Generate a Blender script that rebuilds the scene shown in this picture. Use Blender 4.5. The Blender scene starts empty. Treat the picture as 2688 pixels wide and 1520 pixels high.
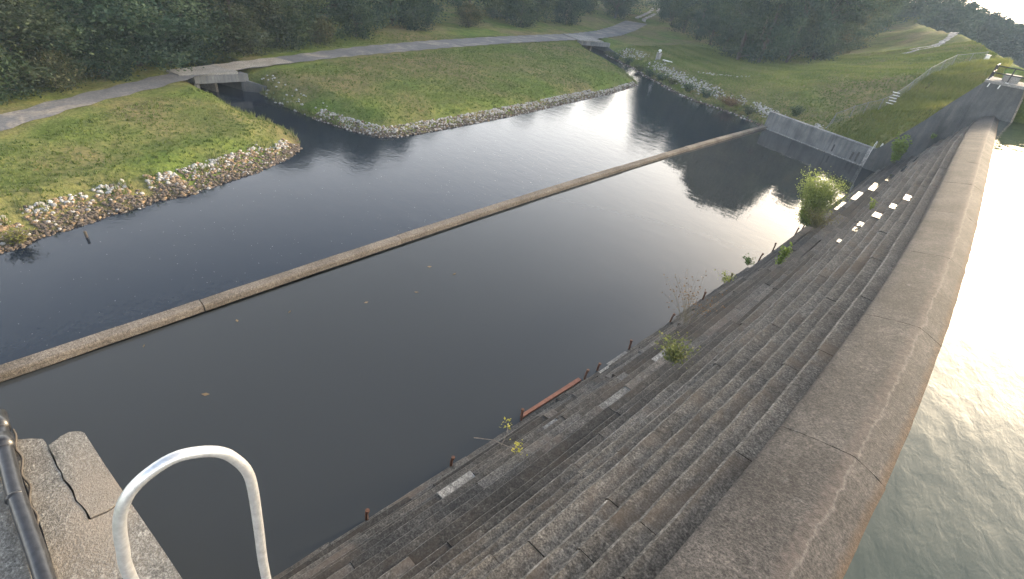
import bpy, math, random
import numpy as np
from mathutils import Vector, Matrix

# ------------------------------------------------------------------ camera, sky, sun, exposure
scene = bpy.context.scene
COL = scene.collection
random.seed(7)
RNG = np.random.default_rng(11)
CAM_Z = 13.0
RX = Vector((0.7050202, 0.6983883, 0.1232896))
UP = Vector((-0.4682207, 0.3278108, 0.8205544))
FW = Vector((-0.5326499, 0.6362341, -0.5581131))
cam_data = bpy.data.cameras.new('camera')
cam_data.sensor_width = 36.0
cam_data.lens = 36.0 * 1275.87 / 2688.0
cam_data.clip_start = 0.05
cam_data.clip_end = 6000.0
cam = bpy.data.objects.new('camera', cam_data)
COL.objects.link(cam)
cam.matrix_world = Matrix(((RX.x, UP.x, -FW.x, 0), (RX.y, UP.y, -FW.y, 0), (RX.z, UP.z, -FW.z, CAM_Z), (0, 0, 0, 1)))
scene.camera = cam

SUN_AZ = math.radians(10.0)        # from +Y (along the dam) towards +X (the lake)
SUN_EL = math.radians(12.0)
world = bpy.data.worlds.new('World')
scene.world = world
world.use_nodes = True
wn = world.node_tree
sky = wn.nodes.new('ShaderNodeTexSky')
sky.sky_type = 'NISHITA'
sky.sun_disc = False
sky.sun_elevation = SUN_EL
sky.sun_rotation = SUN_AZ
sky.air_density = 1.0
sky.dust_density = 5.0
sky.ozone_density = 1.6
# thin white veil of high haze, thickening evenly towards the whole horizon
_g = wn.nodes.new('ShaderNodeTexCoord'); _s = wn.nodes.new('ShaderNodeSeparateXYZ'); wn.links.new(_g.outputs['Generated'], _s.inputs[0])
_a = wn.nodes.new('ShaderNodeMath'); _a.operation = 'SUBTRACT'; _a.use_clamp = True; _a.inputs[0].default_value = 1.0; wn.links.new(_s.outputs['Z'], _a.inputs[1])
_p = wn.nodes.new('ShaderNodeMath'); _p.operation = 'POWER'; _p.inputs[1].default_value = 2.7; wn.links.new(_a.outputs[0], _p.inputs[0])
_m = wn.nodes.new('ShaderNodeMix'); _m.data_type = 'RGBA'; _m.blend_type = 'ADD'; _m.clamp_factor = False
wn.links.new(_p.outputs[0], _m.inputs[0]); wn.links.new(sky.outputs[0], _m.inputs[6]); _m.inputs[7].default_value = (11.6, 10.7, 9.7, 1)
wn.links.new(_m.outputs[2], wn.nodes['Background'].inputs[0])
wn.nodes['Background'].inputs[1].default_value = 0.15
sun_data = bpy.data.lights.new('sun', 'SUN')
sun_data.energy = 1.8
sun_data.angle = math.radians(3.0)
sun_data.color = (1.0, 0.80, 0.56)
sun = bpy.data.objects.new('sun', sun_data)
COL.objects.link(sun)
sdir = Vector((math.sin(SUN_AZ) * math.cos(SUN_EL), math.cos(SUN_AZ) * math.cos(SUN_EL), math.sin(SUN_EL)))
sun.rotation_euler = (-sdir).to_track_quat('-Z', 'Y').to_euler()
sun.location = sdir * 300
vs = scene.view_settings
vs.view_transform = 'Standard'
vs.look = 'None'
vs.exposure = 1.85
vs.gamma = 1.0
vs.use_curve_mapping = False
scene.cycles.max_bounces = 6
scene.cycles.transparent_max_bounces = 8

# ------------------------------------------------------------------ helpers
def tag(o, label=None, cat=None, group=None, kind=None):
    if label: o['label'] = label
    if cat: o['category'] = cat
    if group: o['group'] = group
    if kind: o['kind'] = kind
    return o

def empty(name, loc):
    o = bpy.data.objects.new(name, None)
    o.empty_display_size = 0.3
    o.location = loc
    COL.objects.link(o)
    return o

def add(name, me, parent=None, loc=(0, 0, 0), rot=None, scale=None):
    o = bpy.data.objects.new(name, me)
    o.location = loc
    if rot is not None: o.rotation_euler = rot
    if scale is not None: o.scale = scale
    if parent is not None: o.parent = parent
    COL.objects.link(o)
    return o

def mesh(name, verts, faces, mats, smooth=False, mi=None):
    me = bpy.data.meshes.new(name)
    me.from_pydata([tuple(v) for v in verts], [], [tuple(f) for f in faces])
    for m in (mats if isinstance(mats, (list, tuple)) else [mats]):
        me.materials.append(m)
    if mi is not None:
        me.polygons.foreach_set('material_index', np.asarray(mi, dtype=np.int32))
    if smooth:
        me.polygons.foreach_set('use_smooth', np.ones(len(me.polygons), dtype=bool))
    me.update()
    return me

def quads_mesh(name, V, mats, mi=None, n=4, attr=None):
    """V: (m, n, 3) array, each row one face"""
    V = np.asarray(V, dtype=np.float32)
    m = V.shape[0]
    me = bpy.data.meshes.new(name)
    me.vertices.add(m * n)
    me.vertices.foreach_set('co', V.reshape(-1))
    me.loops.add(m * n)
    me.loops.foreach_set('vertex_index', np.arange(m * n, dtype=np.int32))
    me.polygons.add(m)
    me.polygons.foreach_set('loop_start', np.arange(0, m * n, n, dtype=np.int32))
    me.polygons.foreach_set('loop_total', np.full(m, n, dtype=np.int32))
    for mt in (mats if isinstance(mats, (list, tuple)) else [mats]):
        me.materials.append(mt)
    if mi is not None:
        me.polygons.foreach_set('material_index', np.asarray(mi, dtype=np.int32))
    if attr is not None:
        a = me.attributes.new('tone', 'FLOAT', 'FACE')
        a.data.foreach_set('value', np.asarray(attr, dtype=np.float32))
    me.update(calc_edges=True)
    return me

class MB:
    def __init__(self): self.v = []; self.f = []; self.m = []
    def poly(self, pts, faces, m=0):
        b = len(self.v)
        self.v += [tuple(p) for p in pts]
        for fc in faces:
            self.f.append(tuple(b + i for i in fc)); self.m.append(m)
    def box(self, lo, hi, m=0):
        x0, y0, z0 = lo; x1, y1, z1 = hi
        self.hexa([(x0, y0), (x1, y0), (x1, y1), (x0, y1)], z0, z1, m)
    def hexa(self, base, z0, z1, m=0):
        n = len(base)
        pts = [(p[0], p[1], z0) for p in base] + [(p[0], p[1], z1) for p in base]
        fc = [tuple(range(n - 1, -1, -1)), tuple(range(n, 2 * n))]
        fc += [(i, (i + 1) % n, n + (i + 1) % n, n + i) for i in range(n)]
        self.poly(pts, fc, m)
    def tube(self, path, r, n=8, m=0, cap=True, r1=None):
        path = [Vector(p) for p in path]
        k = len(path)
        pts = []
        prev = None
        for i, p in enumerate(path):
            d = (path[min(i + 1, k - 1)] - path[max(i - 1, 0)]).normalized()
            if prev is None:
                a = d.orthogonal().normalized()
            else:
                a = (prev - d * prev.dot(d)).normalized()
            prev = a
            b = d.cross(a)
            rr = r if r1 is None else r + (r1 - r) * i / (k - 1)
            for j in range(n):
                t = 2 * math.pi * j / n
                pts.append(p + a * (rr * math.cos(t)) + b * (rr * math.sin(t)))
        fc = []
        for i in range(k - 1):
            for j in range(n):
                fc.append((i * n + j, i * n + (j + 1) % n, (i + 1) * n + (j + 1) % n, (i + 1) * n + j))
        if cap:
            fc.append(tuple(range(n - 1, -1, -1)))
            fc.append(tuple((k - 1) * n + j for j in range(n)))
        self.poly(pts, fc, m)
    def obj(self, name, mats, parent=None, off=(0, 0, 0), smooth=False, loc=None):
        o3 = Vector(off)
        me = mesh(name, [Vector(v) - o3 for v in self.v], self.f, mats, smooth, self.m)
        return add(name, me, parent, (0, 0, 0) if parent is not None else off)

# ---- materials
def newmat(name):
    m = bpy.data.materials.new(name)
    m.use_nodes = True
    nt = m.node_tree
    p = nt.nodes['Principled BSDF']
    return m, nt, p

def N(nt, t, **kw):
    n = nt.nodes.new(t)
    for k, v in kw.items():
        if k.startswith('i_'):
            key = k[2:]
            n.inputs[int(key) if key.isdigit() else key].default_value = v
        else: setattr(n, k, v)
    return n

def L(nt, a, b): nt.links.new(a, b)

def noise(nt, scale, detail=4, rough=0.6, vec=None, dist=0.0):
    n = N(nt, 'ShaderNodeTexNoise')
    n.inputs['Scale'].default_value = scale
    n.inputs['Detail'].default_value = detail
    n.inputs['Roughness'].default_value = rough
    n.inputs['Distortion'].default_value = dist
    if vec is not None: L(nt, vec, n.inputs['Vector'])
    return n.outputs['Fac']

def ramp(nt, fac, stops, interp='LINEAR'):
    r = N(nt, 'ShaderNodeValToRGB')
    r.color_ramp.interpolation = interp
    el = r.color_ramp.elements
    while len(el) < len(stops): el.new(0.5)
    for e, (p, c) in zip(el, stops):
        e.position = p
        e.color = (c[0], c[1], c[2], 1) if len(c) == 3 else c
    L(nt, fac, r.inputs[0])
    return r.outputs[0]

def mix(nt, fac, a, b, mode='MIX'):
    m = N(nt, 'ShaderNodeMix', data_type='RGBA', blend_type=mode)
    for sock, val in ((m.inputs[0], fac), (m.inputs[6], a), (m.inputs[7], b)):
        if hasattr(val, 'links') or isinstance(val, bpy.types.NodeSocket): L(nt, val, sock)
        elif isinstance(val, (int, float)): sock.default_value = val
        else: sock.default_value = (val[0], val[1], val[2], 1)
    return m.outputs[2]

def math_(nt, op, a, b=None, clamp=False):
    m = N(nt, 'ShaderNodeMath', operation=op, use_clamp=clamp)
    for i, val in enumerate((a, b)):
        if val is None: continue
        if isinstance(val, bpy.types.NodeSocket): L(nt, val, m.inputs[i])
        else: m.inputs[i].default_value = val
    return m.outputs[0]

def bump(nt, p, h, strength=0.4, dist=0.02):
    b = N(nt, 'ShaderNodeBump')
    b.inputs['Strength'].default_value = strength
    b.inputs['Distance'].default_value = dist
    L(nt, h, b.inputs['Height'])
    L(nt, b.outputs[0], p.inputs['Normal'])

def pos(nt): return N(nt, 'ShaderNodeNewGeometry').outputs['Position']

def concrete(name, dark, mid, light, grain=30.0, blotch=0.7, rough=0.9, tone=0.0, stain=None, spec=0.2):
    m, nt, p = newmat(name)
    P = pos(nt)
    a = noise(nt, blotch, 5, 0.65, P)
    g = noise(nt, grain, 3, 0.75, P)
    v = N(nt, 'ShaderNodeTexVoronoi'); v.inputs['Scale'].default_value = grain * 0.8; L(nt, P, v.inputs['Vector'])
    c = ramp(nt, a, [(0.28, dark), (0.5, mid), (0.74, light)])
    sp = ramp(nt, g, [(0.3, (0.25, 0.25, 0.25)), (0.5, (1, 1, 1)), (0.7, (2.1, 2.1, 2.06))])
    c = mix(nt, 0.9, c, sp, 'MULTIPLY')
    g2_ = noise(nt, grain * 0.33, 4, 0.8, P)
    c = mix(nt, 0.8, c, ramp(nt, g2_, [(0.32, (0.42, 0.42, 0.42)), (0.5, (1, 1, 1)), (0.68, (1.65, 1.65, 1.62))]), 'MULTIPLY')
    vs_ = ramp(nt, v.outputs['Color'], [(0.0, (0.7, 0.7, 0.7)), (0.82, (1, 1, 1)), (0.93, (1.7, 1.7, 1.65))])
    c = mix(nt, 0.6, c, vs_, 'MULTIPLY')
    if stain:
        s = noise(nt, 0.35, 4, 0.7, P, 0.6)
        c = mix(nt, ramp(nt, s, [(0.5, (0, 0, 0)), (0.66, (0.75, 0.75, 0.75))]), c, stain)
    if tone:
        oi = N(nt, 'ShaderNodeObjectInfo')
        t = ramp(nt, oi.outputs['Random'], [(0, (1 - tone,) * 3), (0.7, (1, 1, 1)), (1, (1 + tone * 1.2,) * 3)])
        c = mix(nt, 1.0, c, t, 'MULTIPLY')
    L(nt, c, p.inputs['Base Color'])
    p.inputs['Roughness'].default_value = rough
    p.inputs['Specular IOR Level'].default_value = spec
    bump(nt, p, g, 0.7, 0.015)
    return m

def plain(name, col, rough=0.6, metal=0.0, var=0.25, scale=6.0, spec=0.4, var_col=None, bd=0.01):
    m, nt, p = newmat(name)
    a = noise(nt, scale, 4, 0.65, pos(nt))
    lo = tuple(c * (1 - var) for c in col)
    hi = var_col if var_col else tuple(min(1, c * (1 + var)) for c in col)
    L(nt, ramp(nt, a, [(0.3, lo), (0.7, hi)]), p.inputs['Base Color'])
    p.inputs['Roughness'].default_value = rough
    p.inputs['Metallic'].default_value = metal
    p.inputs['Specular IOR Level'].default_value = spec
    bump(nt, p, a, 0.15, bd)
    return m

def leafmat(name, c0, c1, c2, trans=0.3):
    m, nt, p = newmat(name)
    at = N(nt, 'ShaderNodeAttribute'); at.attribute_name = 'tone'
    oi = N(nt, 'ShaderNodeObjectInfo')
    c = ramp(nt, at.outputs['Fac'], [(0.0, c0), (0.55, c1), (1.0, c2)])
    t = ramp(nt, oi.outputs['Random'], [(0, (0.78, 0.86, 0.95)), (0.5, (1, 1, 1)), (1, (1.25, 1.08, 0.85))])
    c = mix(nt, 1.0, c, t, 'MULTIPLY')
    L(nt, c, p.inputs['Base Color'])
    p.inputs['Roughness'].default_value = 0.7
    p.inputs['Specular IOR Level'].default_value = 0.25
    tr = N(nt, 'ShaderNodeBsdfTranslucent'); L(nt, c, tr.inputs[0])
    ms = N(nt, 'ShaderNodeMixShader'); ms.inputs[0].default_value = trans
    L(nt, p.outputs[0], ms.inputs[1]); L(nt, tr.outputs[0], ms.inputs[2])
    L(nt, ms.outputs[0], nt.nodes['Material Output'].inputs[0])
    return m

M = {}
M['step'] = concrete('step_concrete', (0.070, 0.065, 0.059), (0.110, 0.102, 0.091), (0.16, 0.145, 0.126), 26, 0.55, 0.92, 0.16, (0.110, 0.085, 0.064))
M['ledge'] = concrete('weathered_ledge_concrete', (0.040, 0.040, 0.039), (0.070, 0.067, 0.063), (0.115, 0.103, 0.090), 22, 0.8, 0.85, 0.5, (0.085, 0.068, 0.055))
M['pale_ledge'] = concrete('pale_ledge_concrete', (0.14, 0.14, 0.136), (0.20, 0.196, 0.186), (0.28, 0.27, 0.25), 22, 0.9, 0.85, 0.3)
M['core'] = concrete('wet_and_shade_concrete', (0.025, 0.028, 0.03), (0.045, 0.047, 0.05), (0.07, 0.068, 0.065), 18, 0.8, 0.55, 0, None, 0.4)  # wet dam core; also paints shade inside the culverts
M['wall'] = concrete('grey_wall_concrete', (0.15, 0.155, 0.16), (0.23, 0.23, 0.23), (0.31, 0.305, 0.29), 16, 0.6, 0.9, 0.1)
M['slab'] = concrete('abutment_concrete', (0.105, 0.102, 0.094), (0.158, 0.154, 0.14), (0.22, 0.208, 0.185), 70, 2.2, 0.9, 0.08, (0.26, 0.215, 0.165))
M['weir'] = concrete('weir_concrete', (0.105, 0.088, 0.070), (0.17, 0.145, 0.118), (0.24, 0.208, 0.172), 34, 0.6, 0.9, 0.12)
M['deck'] = concrete('pale_deck_concrete', (0.17, 0.165, 0.157), (0.235, 0.228, 0.215), (0.30, 0.29, 0.27), 45, 0.5, 0.9)
M['asphalt'] = concrete('old_asphalt', (0.10, 0.105, 0.11), (0.15, 0.155, 0.16), (0.24, 0.235, 0.22), 5, 0.35, 0.95)
M['galv'] = plain('galvanised_pipe', (0.60, 0.605, 0.61), 0.40, 0.7, 0.16, 40, 0.4, None, 0.0004)
M['fence_metal'] = plain('fence_metal', (0.20, 0.21, 0.215), 0.6, 0.3, 0.2, 10)
M['black_pipe'] = plain('black_pipe', (0.022, 0.023, 0.026), 0.32, 0.0, 0.5, 25, 0.5)
M['black_metal'] = plain('black_rail', (0.025, 0.026, 0.028), 0.6)
M['rust'] = plain('rusty_steel', (0.10, 0.045, 0.028), 0.85, 0.0, 0.5, 20)
M['orange_board'] = plain('orange_board', (0.20, 0.085, 0.055), 0.8, 0.0, 0.35, 5)
M['white'] = plain('white_paint', (0.72, 0.72, 0.70), 0.6, 0.0, 0.1)
M['wood'] = plain('weathered_wood', (0.16, 0.135, 0.11), 0.9, 0.0, 0.4, 8)
M['dark_wood'] = plain('dark_bark', (0.07, 0.06, 0.05), 0.95, 0.0, 0.4, 3)
M['pale_bark'] = plain('pale_bark', (0.30, 0.27, 0.23), 0.95, 0.0, 0.4, 3)
M['stem'] = plain('dry_stem', (0.17, 0.15, 0.10), 0.9)
M['green_stem'] = plain('green_stem', (0.10, 0.12, 0.05), 0.9)
M['leaf'] = leafmat('leaf_dark_green', (0.015, 0.036, 0.022), (0.033, 0.064, 0.032), (0.075, 0.105, 0.046))
M['leaf2'] = leafmat('leaf_mid_green', (0.018, 0.042, 0.027), (0.040, 0.074, 0.040), (0.085, 0.118, 0.056))
M['leaf_olive'] = leafmat('leaf_olive', (0.030, 0.044, 0.021), (0.060, 0.078, 0.034), (0.12, 0.112, 0.052))
M['leaf_pine'] = leafmat('needle_green', (0.014, 0.030, 0.018), (0.026, 0.048, 0.026), (0.05, 0.075, 0.035), 0.15)
M['leaf_bright'] = leafmat('leaf_bright_green', (0.10, 0.15, 0.03), (0.17, 0.24, 0.05), (0.26, 0.31, 0.08), 0.35)
M['leaf_willow'] = leafmat('leaf_willow', (0.22, 0.26, 0.05), (0.38, 0.41, 0.09), (0.52, 0.52, 0.15), 0.55)
M['leaf_dry'] = leafmat('leaf_dry_brown', (0.10, 0.065, 0.035), (0.16, 0.105, 0.055), (0.21, 0.155, 0.085), 0.2)
M['leaf_dull'] = leafmat('leaf_dull_olive', (0.10, 0.10, 0.04), (0.16, 0.155, 0.06), (0.22, 0.20, 0.09), 0.35)
M['blade'] = leafmat('grass_blade', (0.075, 0.11, 0.022), (0.14, 0.175, 0.04), (0.22, 0.21, 0.08), 0.35)
M['tall_blade'] = leafmat('tall_grass_blade', (0.10, 0.135, 0.032), (0.18, 0.205, 0.06), (0.28, 0.25, 0.11), 0.4)
def stonemat(name, lo, hi):
    m, nt, p = newmat(name)
    oi = N(nt, 'ShaderNodeObjectInfo')
    a = noise(nt, 5.0, 3, 0.6, pos(nt))
    f = math_(nt, 'ADD', math_(nt, 'MULTIPLY', oi.outputs['Random'], 0.5), math_(nt, 'MULTIPLY', a, 0.6))
    L(nt, ramp(nt, f, [(0.15, lo), (0.85, hi)]), p.inputs['Base Color'])
    p.inputs['Roughness'].default_value = 0.9
    p.inputs['Specular IOR Level'].default_value = 0.25
    bump(nt, p, a, 0.4, 0.03)
    return m
M['st_white'] = stonemat('white_stone', (0.20, 0.20, 0.19), (0.46, 0.45, 0.42))
M['st_tan'] = stonemat('tan_stone', (0.10, 0.07, 0.042), (0.30, 0.215, 0.13))
M['st_dark'] = stonemat('dark_stone', (0.035, 0.03, 0.026), (0.15, 0.12, 0.095))
M['st_grey'] = stonemat('grey_stone', (0.16, 0.155, 0.15), (0.42, 0.40, 0.37))

def watermat(name, col, rough, layers):
    """layers: (scale xyz, noise scale, weight)"""
    m, nt, p = newmat(name)
    p.inputs['Base Color'].default_value = (*col, 1)
    p.inputs['Roughness'].default_value = rough
    p.inputs['IOR'].default_value = 1.333
    p.inputs['Specular IOR Level'].default_value = 0.5
    P = pos(nt)
    tot = None
    for sc, ns, w, dt in layers:
        mp = N(nt, 'ShaderNodeMapping'); mp.inputs['Scale'].default_value = sc
        mp.inputs['Rotation'].default_value = (0, 0, 0.5)
        L(nt, P, mp.inputs['Vector'])
        h = math_(nt, 'MULTIPLY', noise(nt, ns, dt, 0.55, mp.outputs[0], 0.3), w)
        tot = h if tot is None else math_(nt, 'ADD', tot, h)
    b = N(nt, 'ShaderNodeBump'); b.inputs['Strength'].default_value = 1.0; b.inputs['Distance'].default_value = 1.0
    L(nt, tot, b.inputs['Height']); L(nt, b.outputs[0], p.inputs['Normal'])
    return m
M['pool'] = watermat('still_pool_water', (0.037, 0.040, 0.041), 0.03, [((1, 1.6, 1), 0.5, 0.007, 2), ((1, 1, 1), 4.0, 0.0010, 2)])
M['tail'] = watermat('rippled_tailwater', (0.010, 0.016, 0.026), 0.05, [((1, 2.0, 1), 0.6, 0.010, 2), ((1, 1.8, 1), 3.0, 0.0055, 3), ((1, 1.5, 1), 9.0, 0.0012, 2)])
M['lake'] = watermat('lake_water', (0.055, 0.066, 0.052), 0.04, [((1, 0.5, 1), 0.7, 0.05, 2), ((1.5, 0.7, 1), 3.2, 0.012, 3)])
M['film'] = watermat('wet_film_water', (0.03, 0.03, 0.03), 0.04, [((1, 1, 1), 3.0, 0.001, 1)])

# ------------------------------------------------------------------ layout curves (metres; X towards the lake, Y along the dam, Z = 0 at tailwater)
LAKE_Z = 6.93
Y0, Y1 = -0.2, 59.3
def xD(y):
    y = np.clip(y, 2.5, 60.0)
    return float(((3.544e-05 * y - 0.0035891) * y + 0.084954) * y - 0.57033)
def xU(y):
    y = np.clip(y, 3.0, 60.0)
    return float((((-5.2282e-07 * y + 8.3248e-05) * y - 0.0048942) * y + 0.095807) * y + 1.04555)
def xT(y): return -0.000687 * y * y + 0.0610 * y - 7.317
def xW(y): return 0.000593 * y * y - 0.04283 * y - 18.35
LEFT = [(-24, -40), (-25.6, -14), (-26.6, -6), (-27.2, -1.5), (-27.4, -0.8), (-28.0, 0.0), (-28.2, 0.8), (-28.5, 1.7), (-28.9, 2.7), (-29.1, 4.0), (-29.6, 4.8), (-29.5, 6.4), (-29.9, 7.1), (-31.1, 10.7), (-32.8, 13.8), (-34.2, 15.0), (-35.8, 15.7), (-38.5, 15.9), (-41.8, 15.1), (-44.9, 14.3), (-48.6, 13.8), (-49.8, 13.7)]
CULV1 = [(-58.0, 13.0), (-58.5, 18.6)]
MID = [(-50.0, 18.1), (-46.6, 18.2), (-43.9, 18.3), (-40.2, 18.9), (-36.7, 19.9), (-33.9, 21.2), (-33.3, 22.7), (-33.4, 25.4), (-33.9, 31.9), (-34.6, 39.1), (-35.9, 48.4), (-37.2, 58.7), (-39.2, 68.4), (-41.2, 70.8), (-46.4, 75.6), (-53.8, 80.2), (-60.3, 84.0), (-64.2, 87.0)]
CULV2 = [(-72.0, 92.0), (-68.5, 96.6)]
RIGHT = [(-60.4, 91.0), (-58.5, 88.6), (-52.6, 84.4), (-48.9, 82.3), (-43.7, 78.2), (-38.7, 75.0), (-33.8, 71.3), (-30.1, 69.8), (-28.2, 69.6), (-26.0, 69.0), (-23.6, 68.2), (-21.4, 67.5), (-19.0, 66.0)]
WALLB = [(-18.8, 65.0), (-6.2, 60.8)]
NEARW = [(-6.8, 60.0), (-7.3, 0.0), (-8.0, -0.6), (-19.0, -4.8), (-19.0, -40)]
WATER = np.array(LEFT + CULV1 + MID + CULV2 + RIGHT + WALLB + NEARW)
SKY_AZ = [-95, -84, -77, -70, -61, -56, -51, -45, -40, -35, -31, -29, -27, -24.6, -18.7, -16.6, -14, -11, -8.4, 0]
SKY_EL = [25, 24.5, 22.5, 21, 20.5, 20, 17.5, 15, 14, 12.5, 12, 14, 15, 16, 20, 20, 15.8, 17, 17, 10]
def stand_height(x, y, z):
    """height of the wood at a place: it is lower along the road and taller on the hillside"""
    az = math.degrees(math.atan2(x, y)); d_ = math.hypot(x, y)
    return max(5.0, d_ * math.tan(math.radians(float(np.interp(az, SKY_AZ, SKY_EL)))) - CAM_Z - z)
CRESTL = [(0.6, 59.0), (0.3, 66.0), (0.0, 75.0), (-1.6, 85.0), (-4.5, 100.0), (-11.9, 130.0), (-19.8, 150.0), (-30, 200.0), (-36, 300.0), (-40, 600.0)]
CTRL = [(-33, 0, 1.1), (-36, 8, 1.3), (-40, 12, 1.4), (-36, -10, 1.3), (-46, 5, 1.65), (-60, 0, 2), (-50, -20, 1.8), (-36, -30, 1.6), (-75, -40, 3),
        (-37, 25, 1.15), (-42, 30, 1.4), (-50, 40, 1.6), (-40, 50, 1.25), (-52, 60, 1.6), (-45, 68, 1.4), (-60, 75, 1.65), (-55, 25, 1.65),
        (-65, 20, 1.9), (-80, 50, 2.2), (-90, 90, 2.2), (-110, 0, 4), (-120, 60, 4), (-130, 140, 4.5), (-80, 120, 1.9), (-100, 170, 2.8), (-140, 240, 4.5),
        (-52, 90, 1.7), (-44, 84, 1.8), (-36, 78.5, 1.9), (-28, 75, 2.0), (-20, 70, 1.95), (-15.2, 66, 1.9), (-9, 62.6, 1.9),
        (-62, 127, 2.0), (-46, 110, 2.1), (-36.5, 102, 2.6), (-29.5, 100, 3.6), (-26, 111, 5.2), (-24, 134, 7.4), (-28, 184, 9.2), (-50, 140, 3.8), (-60, 190, 6),
        (-12.4, 64.5, 2.2), (-12.0, 66.5, 2.9), (-10.5, 68.5, 4.1), (-8.9, 70, 5.6), (-8.1, 77, 7.3), (-7, 88.6, 8.7), (-4.6, 93, 9.5),
        (-6.6, 61, 2.3), (-4.5, 61, 5.1), (-3.2, 61, 7.2), (-2.0, 61, 9.2), (-6.5, 66, 5.2), (-3.5, 66, 8.6),
        (0, 75, 9.95), (-1.6, 85, 10), (-4.5, 100, 10.4), (-11.9, 130, 11.7), (-19.8, 150, 11.9), (-30, 200, 12.2)]
CT = np.array(CTRL, dtype=float)
def _tps(r2): return np.where(r2 > 1e-9, r2 * np.log(r2 + 1e-12), 0.0)
def _fit():
    X = CT[:, :2] / 50.0; n = len(X)
    A = _tps(((X[:, None] - X[None]) ** 2).sum(-1)) + np.eye(n) * 0.002
    Pm = np.c_[np.ones(n), X]
    S = np.block([[A, Pm], [Pm.T, np.zeros((3, 3))]])
    return X, np.linalg.solve(S, np.r_[CT[:, 2], 0, 0, 0])
_RX, _RW = _fit()
def rbf(x, y):
    Q = np.stack([np.clip(x, -150, 30), np.clip(y, -50, 260)], -1) / 50.0
    out = np.zeros(len(Q))
    for i in range(0, len(Q), 20000):
        q = Q[i:i + 20000]
        out[i:i + 20000] = _tps(((q[:, None] - _RX[None]) ** 2).sum(-1)) @ _RW[:-3] + _RW[-3] + q @ _RW[-2:]
    return out
def seg_dist(x, y, pts, closed=False):
    P = np.array(pts, float)
    d = np.full(len(x), 1e9)
    for i in range(len(P) - (0 if closed else 1)):
        a = P[i]; b = P[(i + 1) % len(P)]
        ab = b - a; t = np.clip(((x - a[0]) * ab[0] + (y - a[1]) * ab[1]) / (ab @ ab + 1e-12), 0, 1)
        d = np.minimum(d, np.hypot(x - a[0] - t * ab[0], y - a[1] - t * ab[1]))
    return d
def inside(x, y, P):
    c = np.zeros(len(x), bool); n = len(P); j = n - 1
    for i in range(n):
        xi, yi = P[i]; xj, yj = P[j]
        c ^= ((yi > y) != (yj > y)) & (x < (xj - xi) * (y - yi) / (yj - yi + 1e-12) + xi)
        j = i
    return c
BANKS = [LEFT, MID, RIGHT]
LAKEPOLY = np.array([(0.9, -60), (0.9, 59.2)] + [(p[0] + 0.6, p[1]) for p in CRESTL] + [(700, 600), (700, -60)])
ROADC = [(-36.0, -12.0, 1.55), (-38.6, -2.0, 1.58), (-40.1, 0.3, 1.6), (-42.3, 2.6, 1.6), (-44.4, 5.3, 1.6), (-47.1, 9.3, 1.62), (-49.6, 12.6, 1.64), (-51.1, 15.0, 1.66), (-52.0, 18.0, 1.66), (-53.3, 21.5, 1.64), (-56.0, 28.5, 1.62), (-58.3, 36.0, 1.62), (-61.0, 47.5, 1.64), (-64.0, 63.0, 1.66), (-66.2, 80.0, 1.7), (-67.4, 91.0, 1.74), (-71.5, 106.0, 1.75), (-79.0, 124.0, 1.8), (-90.0, 147.0, 1.9)]
def zground(x, y):
    x = np.asarray(x, float); y = np.asarray(y, float)
    z = rbf(x, y)
    z += 0.05 * np.sin(x * 0.9 + 1.3 * np.sin(y * 0.35)) * np.sin(y * 0.75 + 0.6 * np.sin(x * 0.5))
    z += np.clip((z - 2.0) * 0.12, 0, 0.16) * np.sin(x * 0.55 + 1.7 * np.sin(y * 0.17)) * np.sin(y * 0.42 + 1.2 * np.sin(x * 0.23))
    dmin = np.minimum(np.minimum(seg_dist(x, y, LEFT), seg_dist(x, y, MID)), seg_dist(x, y, RIGHT))
    z = np.minimum(z, 0.0 + dmin * 0.42)
    inw = inside(x, y, WATER)
    z = np.where(inw, -np.minimum(0.9, 0.35 * dmin) - 0.02, z)
    # in front of and under the retaining walls
    sw_ = (x + 19.1) * (-0.335) + (y - 65.15) * (-0.942)
    z = np.where((x > -19.4) & (x < -5.0) & (sw_ > -0.3) & (y > 56), -1.2, z)
    # lake side of the embankment
    inl = inside(x, y, LAKEPOLY)
    dl = seg_dist(x, y, CRESTL)
    z = np.where(inl, np.maximum(np.interp(y, [59, 75, 85, 100, 130, 150, 200, 600], [9.6, 9.95, 10, 10.4, 11.7, 11.9, 12.2, 12.2]) - 0.42 * np.maximum(dl - 1.0, 0), 3.0), z)
    # under the dam
    z = np.where((x > -7.4) & (y < 60.2) & (y > -40) & (x < 3), -1.5, z)
    z = np.where((x > -19.0) & (x < 3) & (y < -0.6) & ~inw, np.minimum(9.0, 1.2 + np.maximum(0, x + 9) * 1.0), z)
    # far shore of the lake
    far = np.where(inl & (np.hypot(x, y) > 260) , np.minimum(10, 3 + (np.hypot(x, y) - 260) * 0.12), z)
    z = np.maximum(z, np.where(inl, far, -99))
    dr = seg_dist(x, y, [(a, b) for a, b, c in ROADC])
    zr = 1.62 - 0.05
    blend = np.clip((dr - 4.0) / 3.0, 0, 1)
    z = np.where((dr < 7.0) & ~inw & (dmin > 0.8), z * blend + (1 - blend) * np.minimum(zr, z + 0.6), z)
    return z
def z1(x, y): return float(zground(np.array([x]), np.array([y]))[0])

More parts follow.
